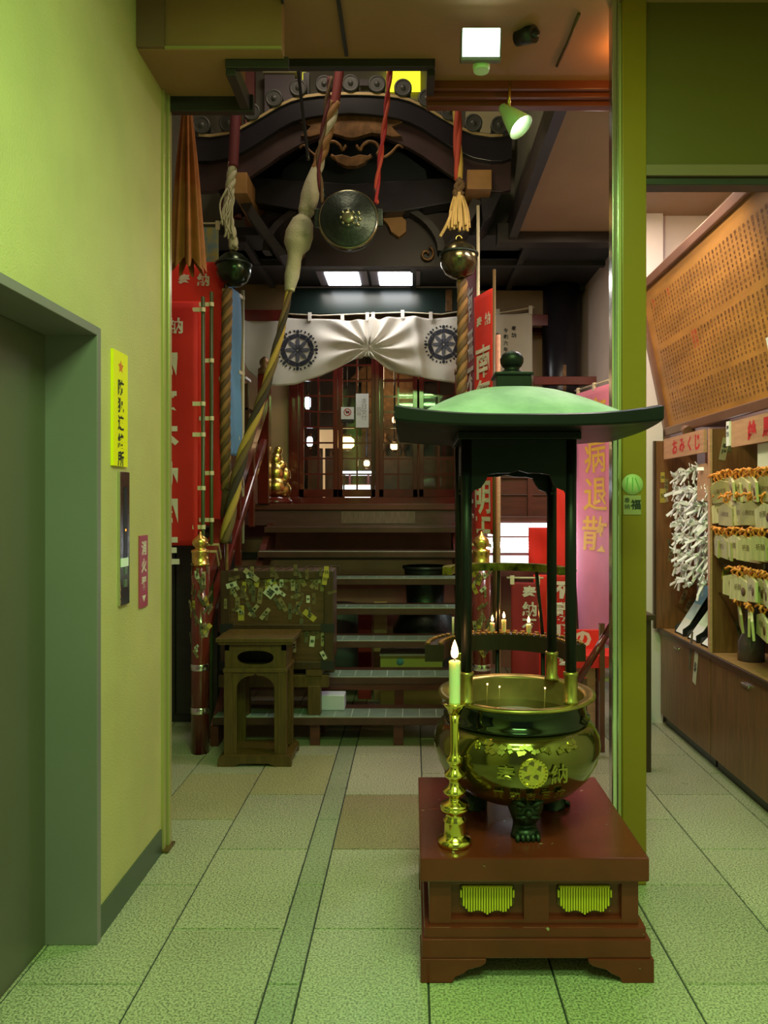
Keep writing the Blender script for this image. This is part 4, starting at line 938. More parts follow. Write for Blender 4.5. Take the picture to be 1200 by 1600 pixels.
def crest(cx, cy, r):                                          # dharma wheel, mapped onto the curtain surface
    m = MB()
    def put(poly, mi=0):
        q = []
        for x, y in poly:
            px, py = cx+x*r, cy-y*r; t, b_ = interp(TOP, px), interp(BOT, px); q.append(cur(px, (py-t)/(b_-t), .006))
        m.add(q, [tuple(range(len(q)))], mi)
    def blob(x, y, a, w, h, n=12, mi=0): put([(x+cos(a)*w*cos(t)-sin(a)*h*sin(t), y+sin(a)*w*cos(t)+cos(a)*h*sin(t)) for t in [2*pi*i/n for i in range(n)]], mi)
    def ringp(r0, r1, n=40):
        for i in range(n):
            a, b_ = 2*pi*i/n, 2*pi*(i+1)/n; put([(r0*cos(a),r0*sin(a)),(r1*cos(a),r1*sin(a)),(r1*cos(b_),r1*sin(b_)),(r0*cos(b_),r0*sin(b_))])
    ringp(.05,.12,16); ringp(.60,.66); ringp(.74,.78)
    for k in range(8):
        a = 2*pi*k/8
        blob(.36*cos(a), .36*sin(a), a, .24, .10, mi=1)
        blob(.20*cos(a+pi/8), .20*sin(a+pi/8), a+pi/8, .09, .05)
        c = a+pi/8
        put([(.58*cos(c-.26),.58*sin(c-.26)),(.80*cos(c-.22),.80*sin(c-.22)),(.80*cos(c+.22),.80*sin(c+.22)),(.58*cos(c+.26),.58*sin(c+.26))])
        blob(.88*cos(a), .88*sin(a), a, .10, .075); blob(.70*cos(a), .70*sin(a), a, .08, .10)
        for s in (-.22, 0, .22): blob(.92*cos(c+s), .92*sin(c+s), c, .065, .045)
    m.build('wheel_crest', [m_inkn, mat('faded_indigo', (.07,.07,.085,1), .8)], ct)
crest(465, 547, 33); crest(693, 538, 31)
m = MB()
for (px_, py_, s_, tx) in ((803, 513, .045, '奉納'), (790, 517, .042, '令和六年'), (777, 524, .036, '吉祥講中')):
    for i, ch in enumerate(tx):
        vs, fs = glyph(ch, .02, 1); q = []
        for x, y in vs:
            px, py = px_+x*s_*F/CYd, py_+i*s_*F/CYd*1.35-y*s_*F/CYd; t, b_ = interp(TOP, px), interp(BOT, px); q.append(cur(px, (py-t)/(b_-t), .006))
        m.add(q, fs)
m.build('lettering', m_ink, ct)

# ================================================================== SANCTUM DOORS AND WHAT GLIMMERS INSIDE
edges = [(-1.09,-.72),(-.72,-.355),(-.325,.045),(.06,.44)]
for n, (x0, x1) in enumerate(edges):
    yd = 7.30 if n in (0, 3) else 7.335
    d = thing('door_%d' % (n+2), ((x0+x1)/2, yd, 1.565), ('leftmost dark red lattice glass door of the sanctum', 'second lattice glass door from the left, with two paper notices', 'third lattice glass door from the left, showing candles inside', 'rightmost dark red lattice glass door of the sanctum')[n], 'lattice door', kind='structure')
    z0, z1 = 1.57, 3.05
    MB().box(x0, x0+.045, yd, yd+.03, z0, z1).box(x1-.045, x1, yd, yd+.03, z0, z1).box(x0, x1, yd, yd+.03, z0, z0+.075).box(x0, x1, yd, yd+.03, z1-.06, z1).build('frame', m_lacq, d, bevel=.003)
    m = MB(); xm = (x0+x1)/2; m.box(xm-.009, xm+.009, yd+.004, yd+.022, z0+.07, z1-.06)
    for i in range(1, 9): z = z0+.07+i*(z1-z0-.13)/9; m.box(x0+.04, x1-.04, yd+.005, yd+.021, z-.008, z+.008)
    m.build('lattice', m_lacq, d)
    MB().box(x0+.04, x1-.04, yd+.022, yd+.025, z0+.07, z1-.06).build('pane', m_glass, d)
o = MB().box(PX(556,7.32), PX(576,7.32), 7.320, 7.324, PZ(668,7.32), PZ(615,7.32)).text('本日受付', (PX(569,7.32), 7.3185, PZ(626,7.32)), X_, Z_, .05, 1).text('四時', (PX(561,7.32), 7.3185, PZ(640,7.32)), X_, Z_, .04, 1).build('paper_notice', [m_paper, mat('grey_ink', (.35,.33,.36,1), .7)]); tag(o, 'tall white paper notice with faint writing on the second lattice door', 'notice')
ns = MB().box(PX(533,7.32), PX(553,7.32), 7.320, 7.326, PZ(655,7.32), PZ(636,7.32))
c_ = P(543, 644, 7.318)
ns.lathe(c_, [(.036,0),(.036,-.0015),(.029,-.0015),(.029,0)], 24, 1, axis='y', cap=False); ns.obox(c_, (.064, .003, .007), Matrix.Rotation(.78, 3, 'Y'), 1)
ns.obox(c_+Vector((0,.0005,0)), (.034,.002,.022), None, 2).box(PX(534,7.32), PX(552,7.32), 7.318, 7.320, PZ(660,7.32), PZ(656,7.32), 2)
o = ns.build('prohibition_sign', [m_paper, m_inkr, m_ink]); tag(o, 'small white no-photography sign on the second lattice door', 'sign')
al = thing('altar', (-.30, 8.9, 1.504), 'dim gilt altar inside the sanctum, seen through the lattice doors', 'altar')
MB().box(-1.2, .6, 8.7, 9.2, 1.504, 2.05).build('table', m_altar, al)
MB().box(-.9, .3, 8.9, 9.3, 2.05, 2.30).build('upper_step', m_altar, al)
MB().box(-.62, .02, 9.2, 9.4, 2.30, 3.0).prism([(-.75,3.0),(.15,3.0),(.0,3.14),(-.3,3.24),(-.6,3.14)], 'y', 9.1, 9.45).build('inner_shrine', m_golddull, al)
for i, (px_, py_) in enumerate(((512,735),(600,720),(630,728),(660,735),(495,720))):
    c_ = P(px_, py_, 8.5); z = 2.05 if False else c_.z
    o = MB().lathe((c_.x, 8.78, 2.05), [(.05,0),(.02,.03),(.03,.08),(.07,.12),(.075,.18),(.03,.22),(.05,.26)], 16).build('altar_vase', m_golddull)
    tag(o, 'small gilt vase on the dim altar, '+('in the left half of the altar', 'near its middle', 'right of its middle', 'towards its right end', 'near its left end')[i], 'vase', 'gilt vases on the altar')
def lantern(px_, py_, Y, w, h, m_, label, name='paper_lantern'):
    c = P(px_, py_, Y); o = thing(name, (c.x, c.y, c.z-h), label, 'lantern', 'glowing lanterns inside the sanctum')
    MB().lathe(c, [(.6*w,-h),(w,-.6*h),(w*1.05,0),(w,.6*h),(.6*w,h)], 20).build('shade', m_, o)
    MB().lathe(c+Z_*h, [(.62*w,0),(.62*w,.03),(.2*w,.04)], 16).lathe(c-Z_*(h+.03), [(.2*w,0),(.62*w,0),(.62*w,.03)], 16).build('caps', m_golddull, o)
    MB().cyl(c+Z_*(h+.03), (c.x, c.y, 3.5), .006, n=6).build('cord', m_black, o)
lantern(542, 692, 8.0, .075, .06, m_lant, 'square-shouldered glowing lantern seen through the second lattice door')
lantern(588, 690, 8.3, .05, .07, m_lant, 'small glowing lantern low behind the third lattice door')
lantern(590, 662, 8.2, .036, .05, m_lant, 'small bright lantern high behind the third lattice door')
lantern(617, 656, 8.4, .03, .035, m_lant, 'tiny glowing lantern high at the right of the third lattice door')
lantern(616, 697, 8.2, .04, .04, m_lant, 'tiny glowing lantern low at the right of the third lattice door')
lantern(573, 724, 7.9, .03, .03, m_lant, 'tiny glowing lantern at the lower right of the second lattice door')
lantern(481, 629, 8.0, .03, .07, m_lantw, 'cool white lamp seen through the leftmost lattice door', 'white_lamp')
lantern(484, 690, 7.9, .03, .05, m_lantw, 'cool white lamp low behind the leftmost lattice door', 'white_lamp')
wc = thing('white_counter', P(560, 775, 7.75), 'white lit counter low behind the second lattice door', 'counter')
MB().box(PX(541,7.75), PX(580,7.75), 7.6, 7.9, 1.504, 1.70).build('body', m_pinkwood, wc)
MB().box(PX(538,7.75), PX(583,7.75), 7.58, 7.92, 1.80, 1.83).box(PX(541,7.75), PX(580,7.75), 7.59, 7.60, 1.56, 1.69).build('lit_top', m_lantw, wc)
MB().box(PX(545,7.75), PX(548,7.75), 7.74, 7.77, 1.70, 1.80).box(PX(574,7.75), PX(577,7.75), 7.74, 7.77, 1.70, 1.80).build('post', m_redwood, wc)
o = MB().box(PX(500,8.0), PX(528,8.0), 7.95, 8.05, PZ(700,8.0), PZ(672,8.0)).box(PX(505,8.0), PX(508,8.0), 7.97, 8.0, 1.504, PZ(700,8.0)).build('amber_screen', mat('amber_lit_paper', (.75,.48,.25,1), .6, emit=(1,.55,.25,1), es=.5)); tag(o, 'amber paper screen glowing behind the leftmost lattice door', 'screen')

# golden seated figure and shelf at the left of the stage
m = MB(); c0 = P(431, 772, 6.85); c0.z = 1.56
for (dx, dz, rx, rz_) in ((0,.10,.115,.10),(-.07,.07,.07,.07),(.07,.07,.07,.07),(0,.22,.095,.10),(-.09,.20,.045,.07),(.09,.20,.045,.07),(0,.34,.062,.068),(.02,.42,.04,.045),(.05,.29,.05,.05),(-.05,.12,.05,.04),(-.025,.335,.03,.03)):
    m.lathe(c0+Vector((dx,0,dz)), [(rx*sin(pi*i/10), -rz_*cos(pi*i/10)) for i in range(11)], 18)
gs = thing('golden_statue', (c0.x, c0.y, 1.504), 'small golden seated statue at the left end of the stage', 'statue')
bo = m.build('body', m_gold, gs); md = bo.modifiers.new('merge', 'REMESH'); md.mode = 'VOXEL'; md.voxel_size = .008; md.use_smooth_shade = True
MB().lathe((c0.x,c0.y,1.504), [(.15,0),(.15,.03),(.13,.045),(.13,.06)], 24).build('pedestal', m_lacq, gs)
sh = thing('wall_shelf', (-1.55, 6.45, 1.9), 'dark wooden shelf at the left behind the blue banner', 'shelf')
for z in (1.95, 2.28): MB().box(-1.9, -1.36, 6.3, 6.55, z, z+.02).build('board', m_woodd, sh)
for x in (-1.88, -1.38): MB().box(x-.015, x+.015, 6.3, 6.34, 1.504, 2.5).build('upright', m_woodd, sh)
for (a, b_, z, h, cl, lab) in ((-1.56,-1.40,2.30,.24,m_woodl,'light wooden drawer box on the upper shelf behind the blue banner'),(-1.55,-1.41,1.97,.22,m_card,'small yellow-brown box on the lower shelf behind the blue banner'),(-1.72,-1.60,2.30,.18,m_pinkwood,'second wooden box on the upper shelf, by the wall')):
    w_ = thing('wooden_box', ((a+b_)/2, 6.4, z), lab, 'box'); MB().box(a, b_, 6.31, 6.50, z, z+h).build('case', cl, w_, bevel=.004)
    MB().box(a+.02, b_-.02, 6.304, 6.312, z+.03, z+h-.03).build('drawer_front', cl, w_, bevel=.003)
    MB().lathe(((a+b_)/2, 6.302, z+h/2), [(.012,0),(.012,-.01),(0,-.012)], 10, axis='y').build('knob', m_woodd, w_)
o = MB().box(-1.5, -1.38, 6.31, 6.5, 2.541, 2.56).build('paper_sheet', m_paper); tag(o, 'white paper sheet lying on the light wooden drawer box', 'paper')
# ================================================================== CARVED GABLE IN THE LIGHT WELL
GYf = 5.15
def g(px, py): return (PX(px, GYf), PZ(py, GYf))
half = [(548,147),(575,147.5),(599,149),(622,152),(640,157),(660,166),(680,178),(700,190),(720,201),(740,209),(767,213),(785,212),(800,207)]
line = [(1096-x, y) for x, y in half[:0:-1]]+half
def off(l, k): return [(x, y+k(abs(x-548))) for x, y in l]
ga = thing('shrine_gable', (PX(548,GYf), GYf+.4, PZ(392,GYf)), 'dark carved shrine gable with a curved tiled roof hanging in the light well', 'gable')
T = [g(*p) for p in off(line, lambda d: 2)]
Bb = [g(*p) for p in off(line, lambda d: 30+10*d/250)]
MB().strip(T, Bb, 'y', GYf, GYf+.06).build('barge_board', m_navy, ga, bevel=.004)
T2 = [g(*p) for p in off(line, lambda d: 28+10*d/250)]
B2_ = [g(*p) for p in off(line, lambda d: 62+22*d/250-14*math.exp(-(d/60)**2))]
MB().strip(T2, B2_, 'y', GYf+.05, GYf+.10).build('inner_board', mat('plum_black_board', (.05,.025,.028,1), .4, var=.3, scale=5), ga, bevel=.004)
G_ = [g(*p) for p in off(line, lambda d: -2)]; G2_ = [g(*p) for p in off(line, lambda d: 2.2)]
MB().strip(G_[1:-1], G2_[1:-1], 'y', GYf-.012, GYf+.01).build('gilt_edge', mat('pale_gilt_edge', (.50,.36,.17,1), .4, metal=.3), ga)
# tiled roof behind the board, and its round end tiles
R0 = [g(*p) for p in off(line, lambda d: -3)]; R1 = [g(*p) for p in off(line, lambda d: 3)]
MB().strip(R0, R1, 'y', GYf-.01, GYf+.85).build('roof_deck', m_tile_end, ga)
acc = 0; L = []; 
for a, b in zip(line, line[1:]): L.append((acc, a, b)); acc += math.hypot(b[0]-a[0], b[1]-a[1])
nt_ = 13
for i in range(nt_):
    s = acc*(i+.5)/nt_
    for s0, a, b in L:
        l = math.hypot(b[0]-a[0], b[1]-a[1])
        if s0 <= s <= s0+l:
            x = a[0]+(b[0]-a[0])*(s-s0)/l; y = a[1]+(b[1]-a[1])*(s-s0)/l
    x_, z_ = PX(x, GYf), PZ(y-15, GYf)
    t = MB().cyl((x_, GYf-.02, z_), (x_, GYf+.85, z_), .052, n=20).build('tile_row', m_tile_end, ga)
    MB().lathe((x_, GYf-.02, z_), [(.060,.03),(.060,0),(.048,-.004),(.044,.002),(.02,.002),(.016,-.006),(0,-.008)], 24, axis='y').build('end_disc', m_tile_end, t)
# tympanum and gilt carvings
ty = [g(420,300), g(430,235), g(470,205), g(505,185), g(548,175), g(591,185), g(626,205), g(666,235), g(676,300)]
MB().prism(ty, 'y', GYf+.30, GYf+.33).build('tympanum', mat('blue_black_panel', (.006,.010,.014,1), .5), ga)
def relief(name, polys, y0, y1, m=m_golddull):
    mb = MB()
    for p in polys: mb.prism([g(*q) for q in p], 'y', y0, y1)
    return mb.build(name, m, ga, bevel=.003)
hl_ = [(548,176),(565,177),(590,178),(612,177),(630,181),(636,184),(622,190),(612,194),(620,203),(628,209),(612,210),(597,206),(580,204),(566,208),(556,211),(548,212)]
relief('gilt_pendant', [hl_+[(1096-x, y) for x, y in hl_[-2:0:-1]]], GYf+.03, GYf+.075)
m = MB()
for s in (-1, 1):
    def q(x, y): xx, zz = g(548+s*(x-548), y); return Vector((xx, GYf+.05, zz))
    m.tube(spline([q(556,222),q(562,229),q(566,222),q(575,216),(q(586,218)),q(592,228),q(588,237)], 5), [.012]*31, 8)
    m.tube(spline([q(588,237),q(600,240),q(612,232),q(622,222),q(630,226)], 5), [.010]*21, 8)
    m.tube(spline([q(556,246),q(570,244),q(580,238)], 5), [.016]*11, 8)
m.build('gilt_scroll', m_golddull, ga)
relief('gilt_lip', [[(520,240),(534,238),(548,242),(562,238),(576,240),(570,250),(556,256),(540,256),(526,250)]], GYf+.03, GYf+.08)
# rainbow beam, end blocks, brackets and the coffer underneath
bt = [g(x, y) for x, y in ((330,262),(400,258),(470,262),(548,268),(626,262),(696,258),(790,262))]
bb = [g(x, y) for x, y in ((330,282),(400,300),(470,312),(548,318),(626,312),(696,300),(790,282))]
MB().strip(bt, bb, 'y', GYf+.20, GYf+.34).build('rainbow_beam', m_navy, ga, bevel=.006)
ml = mat('ochre_end_grain', (.34,.17,.055,1), .5, var=.2, scale=9)
for x0, x1, y0, y1 in ((366,389,275,308),(729,767,271,301)): MB().box(PX(x0,GYf), PX(x1,GYf), GYf-.06, GYf+.6, PZ(y1,GYf), PZ(y0,GYf)).build('beam_end', ml, ga, bevel=.004)
for s, pts_ in ((-1, [(322,250),(352,246),(372,262),(368,292),(340,300),(330,280)]), (1, [(760,250),(790,246),(796,262),(786,296),(770,330),(756,340),(752,300)])):
    MB().prism([g(*p) for p in pts_], 'y', GYf+.08, GYf+.5).build('bracket', m_navy, ga, bevel=.006)
MB().prism([g(*p) for p in ((385,305),(740,300),(716,352),(690,390),(445,390),(412,345))], 'y', GYf+.36, GYf+.44).build('lower_panel', mat('plum_dark_panel', (.028,.015,.017,1), .5, var=.3, scale=5), ga)
MB().prism([g(*p) for p in ((385,305),(412,345),(445,390),(432,392),(398,350),(370,310))], 'y', GYf+.1, GYf+.44).build('raking_strut', m_dark, ga)
MB().prism([g(*p) for p in ((740,300),(716,352),(690,390),(704,392),(730,350),(756,305))], 'y', GYf+.1, GYf+.44).build('raking_strut', m_dark, ga)
c_ = [g(548+150*cos(a), 372-92*sin(a)) for a in [pi*i/24 for i in range(25)]]
c2 = [g(548+138*cos(a), 372-84*sin(a)) for a in [pi*i/24 for i in range(25)]]
MB().strip(c_[::-1], c2[::-1], 'y', GYf+.25, GYf+.37).build('cusped_arch', m_dark, ga)
relief('gilt_leaf', [[(592,312),(606,307),(624,308),(634,318),(634,336),(622,345),(609,336),(604,324)]], GYf+.31, GYf+.37, ml)
m = MB()
for cx_ in (668, 453):
    x_, z_ = g(cx_, 372); m.tube([Vector((x_+(.012+.003*i)*cos(i*.5), GYf+.33, z_+(.012+.003*i)*sin(i*.5))) for i in range(16)], .010, 7)
m.build('gilt_curl', m_golddull, ga)
MB().box(PX(470,GYf), PX(480,GYf), GYf+.1, GYf+.16, PZ(100,GYf), PZ(210,GYf)).build('hanger', m_navy, ga)
for x in (352, 372): MB().cyl((PX(x,5.6), 5.6, 3.6), (PX(x,5.6), 5.6, 5.2), .03, n=12).build('hanger', m_lacq, ga)
for px_, lab in ((466, 'thin black cable crossing the gable'),):
    o = MB().tube(spline([P(462,60,4.4), P(468,130,4.4), P(476,200,4.4), P(482,250,4.4)], 6), .010, 6).build('black_cable', m_black); tag(o, lab, 'cable')
# things glimpsed above the roof
o = MB().box(PX(604,5.9), PX(657,5.9), 5.94, 5.97, PZ(136,5.9), PZ(101,5.9)).build('lit_window', m_yglow); tag(o, 'yellow lit pane high in the light well', 'window')
o = MB().box(PX(561,5.9), PX(583,5.9), 5.95, 5.97, PZ(128,5.9), PZ(118,5.9)).build('pale_vent', m_steel); tag(o, 'pale grey vent beside the yellow lit pane high in the well', 'vent')
yt = thing('yellow_tube', P(475, 136, 5.85), 'short yellow glowing tube high at the left of the light well', 'lamp')
MB().box(PX(473,5.85), PX(478,5.85), 5.84, 5.86, PZ(134,5.85), PZ(114,5.85)).build('tube', m_yglow, yt)
MB().box(PX(471,5.85), PX(480,5.85), 5.86, 5.90, PZ(137,5.85), PZ(111,5.85)).build('housing', m_steel, yt)
wb = thing('well_panel', P(440, 140, 5.9), 'grey-green boxed duct at the back of the light well', 'duct')
MB().box(PX(415,5.9), PX(462,5.9), 5.86, 5.98, PZ(190,5.9), PZ(120,5.9)).build('duct', m_steel, wb); MB().box(PX(413,5.9), PX(464,5.9), 5.84, 5.98, PZ(120,5.9), PZ(108,5.9)).build('flange', m_paperc, wb)
o = MB().box(PX(398,6.1)-.04, PX(412,6.1)-.04, 5.93, 5.99, 3.6, 5.2).build('pale_red_post', mat('faded_red_post', (.30,.10,.09,1), .5)); tag(o, 'faded red post behind the left slope of the gable', 'post')
o = MB().box(PX(728,5.7), PX(790,5.7), 5.72, 5.75, PZ(215,5.7), PZ(172,5.7)).build('yellow_board', m_paperc); tag(o, 'pale yellow board behind the right slope of the gable', 'board')
o = MB().box(PX(750,5.8), PX(780,5.8), 5.80, 5.83, PZ(160,5.8), PZ(143,5.8)).build('grey_sign', m_steel); tag(o, 'small grey plate above the right slope of the gable', 'plate')
# ================================================================== LAMPS ON THE CEILING
fl = thing('floodlight', (PX(752,3.12), 3.12, 3.49), 'bright green-white floodlight on the brown ceiling above the notch', 'lamp')
fc_ = P(752, 66, 3.08)
M = Matrix.Rotation(.30, 3, 'X')
MB().obox(fc_+Vector((0,.03,0)), (.165,.05,.115), M).build('housing', m_steeld, fl, bevel=.004)
MB().obox(fc_+M@Vector((0,.003,0)), (.150,.004,.100), M).build('lens', m_flood, fl)
MB().lathe(P(752,104,3.16), [(.032,-.02),(.036,0),(.03,.03),(.012,.04)], 20).tube([fc_+Vector((0,.05,0)), fc_+Vector((0,.10,.08)), (fc_.x,3.20,3.49)], .012, 8).build('bracket', m_cgreen, fl)
lamp('floodlight_beam', 'AREA', fc_+Vector((0,-.03,-.01)), 5, (.62,1,.6), .14, .1, target=fc_+Vector((0,-1,-.55)))
cc = P(826, 60, 3.2)
cam_ = thing('security_camera', cc, 'dark round security camera on the ceiling beside the floodlight', 'camera')
MB().lathe((cc.x,cc.y,3.49), [(.035,0),(.035,-.012),(.02,-.02)], 20).build('base', m_black, cam_)
MB().tube([(cc.x-.045,cc.y+.03,3.475),(cc.x+.02,cc.y-.03,3.458)], [.03,.034], 18).build('barrel', m_black, cam_)
MB().lathe((cc.x+.02,cc.y-.035,3.458), [(.022,0),(.015,-.006),(0,-.008)], 16, axis='y').build('lens', m_navy, cam_)
o = MB().tube([(PX(905,3.08), 3.08, 3.484), (PX(888,3.27), 3.27, 3.484), (PX(870,3.45), 3.45, 3.484)], .006, 6).build('conduit', m_woodo); tag(o, 'thin conduit line across the brown ceiling right of the camera', 'conduit')
sp = thing('spot_lamp', P(795, 140, 3.58), 'pale green cone spot lamp on a stem below the ceiling rail', 'lamp')
a, b_ = P(789, 172, 3.58), P(814, 199, 3.545)
ax = (b_-a).normalized()
MB().cyl(P(797,128,3.58), P(795,168,3.58), .008, n=10).build('stem', m_brass, sp)
MB().tube([a-ax*.03, a-ax*.02, a, a+ax*.03, b_], [.010,.020,.024,.036,.062], 24, cap=False).build('shade', m_cgreen, sp, solid=.002)
MB().lathe(b_-ax*.035, [(.001,0)]*1+[(.03*sin(pi*i/8), -.03*cos(pi*i/8)) for i in range(1,8)]+[(.001,.03)], 16).build('bulb', m_bulb, sp)
lamp('spot_beam', 'SPOT', b_+ax*.03, 80, (1,.80,.50), .03, target=(1.68, 4.55, 2.45), spot=1.5, blend=.6)
for i, x in enumerate((536, 618)):
    y0, y1 = 6.44, 6.86; xc = PX(x, 6.64); q = thing('square_light', (xc, 6.65, 3.46), ('left', 'right')[i]+' of the two bright square lights in the dark ceiling before the curtain', 'ceiling light', 'square lights before the curtain')
    MB().box(xc-.215, xc+.215, y0, y1, 3.47, 3.50).build('frame', m_steel, q)
    MB().box(xc-.145, xc+.145, y0+.03, y1-.03, 3.463, 3.471).build('diffuser', m_sq, q)
# ================================================================== SIGNS AND PLATES
xs = XL+.001
sg_ = MB().box(XL, XL+.010, 2.735, 2.872, 1.640, 2.060)
for k in range(5):
    a0 = 2*pi*k/5+pi/2; c = Vector((XL+.0108, 2.803, 2.005)); w = [c+Vector((0, .026*cos(a0), .026*sin(a0))), c+Vector((0, .013*cos(a0+.63), .013*sin(a0+.63))), c, c+Vector((0, .013*cos(a0-.63), .013*sin(a0-.63)))]
    sg_.add(w, [(0,1,2,3)], 1)
sg_.text('防犯連絡所', (XL+.011, 2.803, 1.930), Y_, Z_, .058, 2, bold=.03, pitch=1.13)
o = sg_.build('yellow_sign', [m_yel, mat('orange_red_print', (.75,.16,.02,1), .6), m_ink], bevel=.001); tag(o, 'tall bright yellow sign with black characters and an orange star, by the lift', 'sign')
lp = thing('lift_call_panel', (XL, 2.85, 1.12), 'steel lift call panel with a black display below the yellow sign', 'lift panel')
MB().box(XL, XL+.010, 2.80, 2.892, 1.125, 1.622).build('plate', m_chrome, lp, bevel=.002)
MB().box(XL+.010, XL+.0115, 2.832, 2.866, 1.29, 1.565).build('display', m_black, lp)
MB().box(XL+.0114, XL+.012, 2.845, 2.853, 1.40, 1.408).build('indicator', emis('orange_indicator', (1,.25,.02,1), 4), lp)
for z in (1.205, 1.252): MB().box(XL+.010, XL+.014, 2.838, 2.862, z-.014, z+.014).build('button', m_btn, lp, bevel=.002)
MB().box(XL+.0102, XL+.0125, 2.806, 2.874, 1.268, 1.300).build('paper_label', m_paper, lp)
o = MB().box(XL, XL+.006, 3.010, 3.102, 1.088, 1.375).text('消火器', (XL+.0068, 3.056, 1.325), Y_, Z_, .058, 1, bold=.03, pitch=1.22).add([(XL+.0066,3.035,1.135),(XL+.0066,3.077,1.135),(XL+.0066,3.056,1.108)], [(0,1,2)], 1).build('extinguisher_sign', [m_maroon, m_white]); tag(o, 'small maroon sign with white characters and an arrow, right of the lift panel', 'sign')
xr = PX(988, 3.0)
o = MB().lathe((xr, 3.0, PZ(757,3.0)), [(.041,0),(.041,-.004),(0,-.004)], 36, axis='y')
for dx, r0 in ((-.022,.10),(0,0),(.020,-.35)): o.obox((xr+dx, 2.9955, PZ(757,3.0)), (.004,.001,.055), Matrix.Rotation(r0, 3, 'Y'), 1)
o = o.build('round_plate', [m_signg, mat('faded_green_ink', (.12,.30,.08,1), .6)]); tag(o, 'round pale green plate on the olive column', 'plate')
z_ = PZ(789, 3.0); o = MB().box(xr-.036, xr+.033, 2.996, 3.0, z_-.038, z_+.038).text('福', (xr+.012, 2.9945, z_+.002), X_, Z_, .040, 1, bold=.03).text('奉納', (xr-.022, 2.9945, z_+.018), X_, Z_, .022, 1).build('square_plate', [m_stk[1], m_ink]); tag(o, 'square buff plate with dark characters below the round plate on the column', 'plate')

# ================================================================== RIGHT WING: CABINETS, VOTIVE RACKS, DONOR BOARD
FX = 1.70
def cabinet(y0, y1, label, hs):
    c = thing('low_cabinet', (1.875, (y0+y1)/2, 0), label, 'cabinet', 'low brown cabinets on the right')
    MB().box(FX+.012, 2.045, y0+.002, y1-.002, .07, .632).build('carcass', m_woodd, c)
    MB().box(FX+.03, 2.04, y0+.01, y1-.01, 0, .07).build('plinth', m_black, c)
    MB().box(FX-.008, FX+.012, y0+.003, y1-.003, .072, .628).build('door', m_wood, c, bevel=.002)
    if hs: MB().box(FX-.020, FX-.008, hs-.045, hs+.045, .575, .590).build('handle', m_chrome, c, bevel=.003)
    return c
c1 = cabinet(4.335, 5.20, 'far low brown cabinet with paper slips on its door, below the white paper strips', 4.86)
c2 = cabinet(3.30, 4.33, 'near low brown cabinet below the pale wooden votive plaques', 3.86)
for (y_, z, sc, i, lab) in ((4.66, .49, 1.5, 5, 0), (4.58, .425, 1.9, 4, 0)):
    st_ = sticker(c1, (FX-.0095, y_, z), -pi/2, .22, i, sc, 'paper_slip'); st_.scale = (sc, 1, sc*1.75)
o = MB().box(FX-.022, 2.045, 3.28, 5.21, .634, .656).box(FX-.024, FX-.012, 3.28, 5.21, .630, .660, 1).build('worktop', [m_woodl, m_woodd], bevel=.003); tag(o, 'long brown worktop with a dark edge over both low cabinets', 'worktop')
def end_board(y, x0, x1, z0, z1, label, n, name='partition_board'):
    t = thing(name, ((x0+x1)/2, y, z0), label, 'board', 'sticker-covered partition boards')
    MB().box(x0, x1, y, y+.025, z0, z1).build('board', m_wood, t, bevel=.002)
    MB().box(x0-.008, x0+.006, y-.003, y+.028, z0, z1).build('edge_strip', m_pinkwood if y < 5 else m_woodd, t)
    for i in range(n):
        sticker(t, (R.uniform(x0+.03, x1-.03), y-.0015, R.uniform(z0+.08, z1-.08)), 0, R.choice((0,0,.2,-.25,.4)), R.randrange(6), R.uniform(.8, 1.35))
    return t
end_board(5.17, 1.645, 1.93, .657, 1.93, 'brown partition board with paper slips at the far end of the cabinets', 16)
end_board(4.325, FX-.006, 2.04, .657, 1.93, 'dark brown partition board between the paper strips and the votive plaques', 13)
# sign boards over the racks
o = MB().box(FX-.02, FX+.0, 4.40, 5.10, 1.80, 1.935).text('おみくじ', (FX-.0212, 4.88, 1.868), -Y_, Z_, .095, 1, bold=.04, vertical=False, pitch=1.35).build('sign_board', [m_pinkwood, m_inkr], bevel=.002); tag(o, 'pinkish wooden sign with red characters over the white paper strips', 'sign')
o = MB().box(FX-.02, FX+.0, 3.30, 4.02, 1.80, 1.935).text('絵馬', (FX-.0212, 3.77, 1.868), -Y_, Z_, .10, 1, bold=.05, vertical=False, pitch=1.6).build('sign_board', [m_pinkwood, m_inkr], bevel=.002); tag(o, 'pinkish wooden sign with a red character over the votive plaques', 'sign')
o = MB().box(FX-.03, FX-.02, 4.02, 4.06, 1.81, 1.94).text('奉納', (FX-.031, 4.04, 1.905), -Y_, Z_, .03, 1, bold=.03).build('name_slip', [m_paper, m_ink]); tag(o, 'narrow white slip with black characters at the end of the votive sign', 'slip')
rk = thing('votive_rack', (1.85, 3.8, .657), 'brown rack with rods carrying the pale wooden votive plaques', 'rack')
MB().box(2.0, 2.045, 3.3, 4.32, .657, 1.95).build('back_panel', m_woodd, rk)
ROWS = [(1.665,'top'),(1.545,'second'),(1.365,'third'),(1.16,'fourth'),(1.0,'lowest')]
for z, _ in ROWS: MB().cyl((1.74,3.28,z), (1.74,4.32,z), .007, n=8).build('rod', m_woodo, rk)
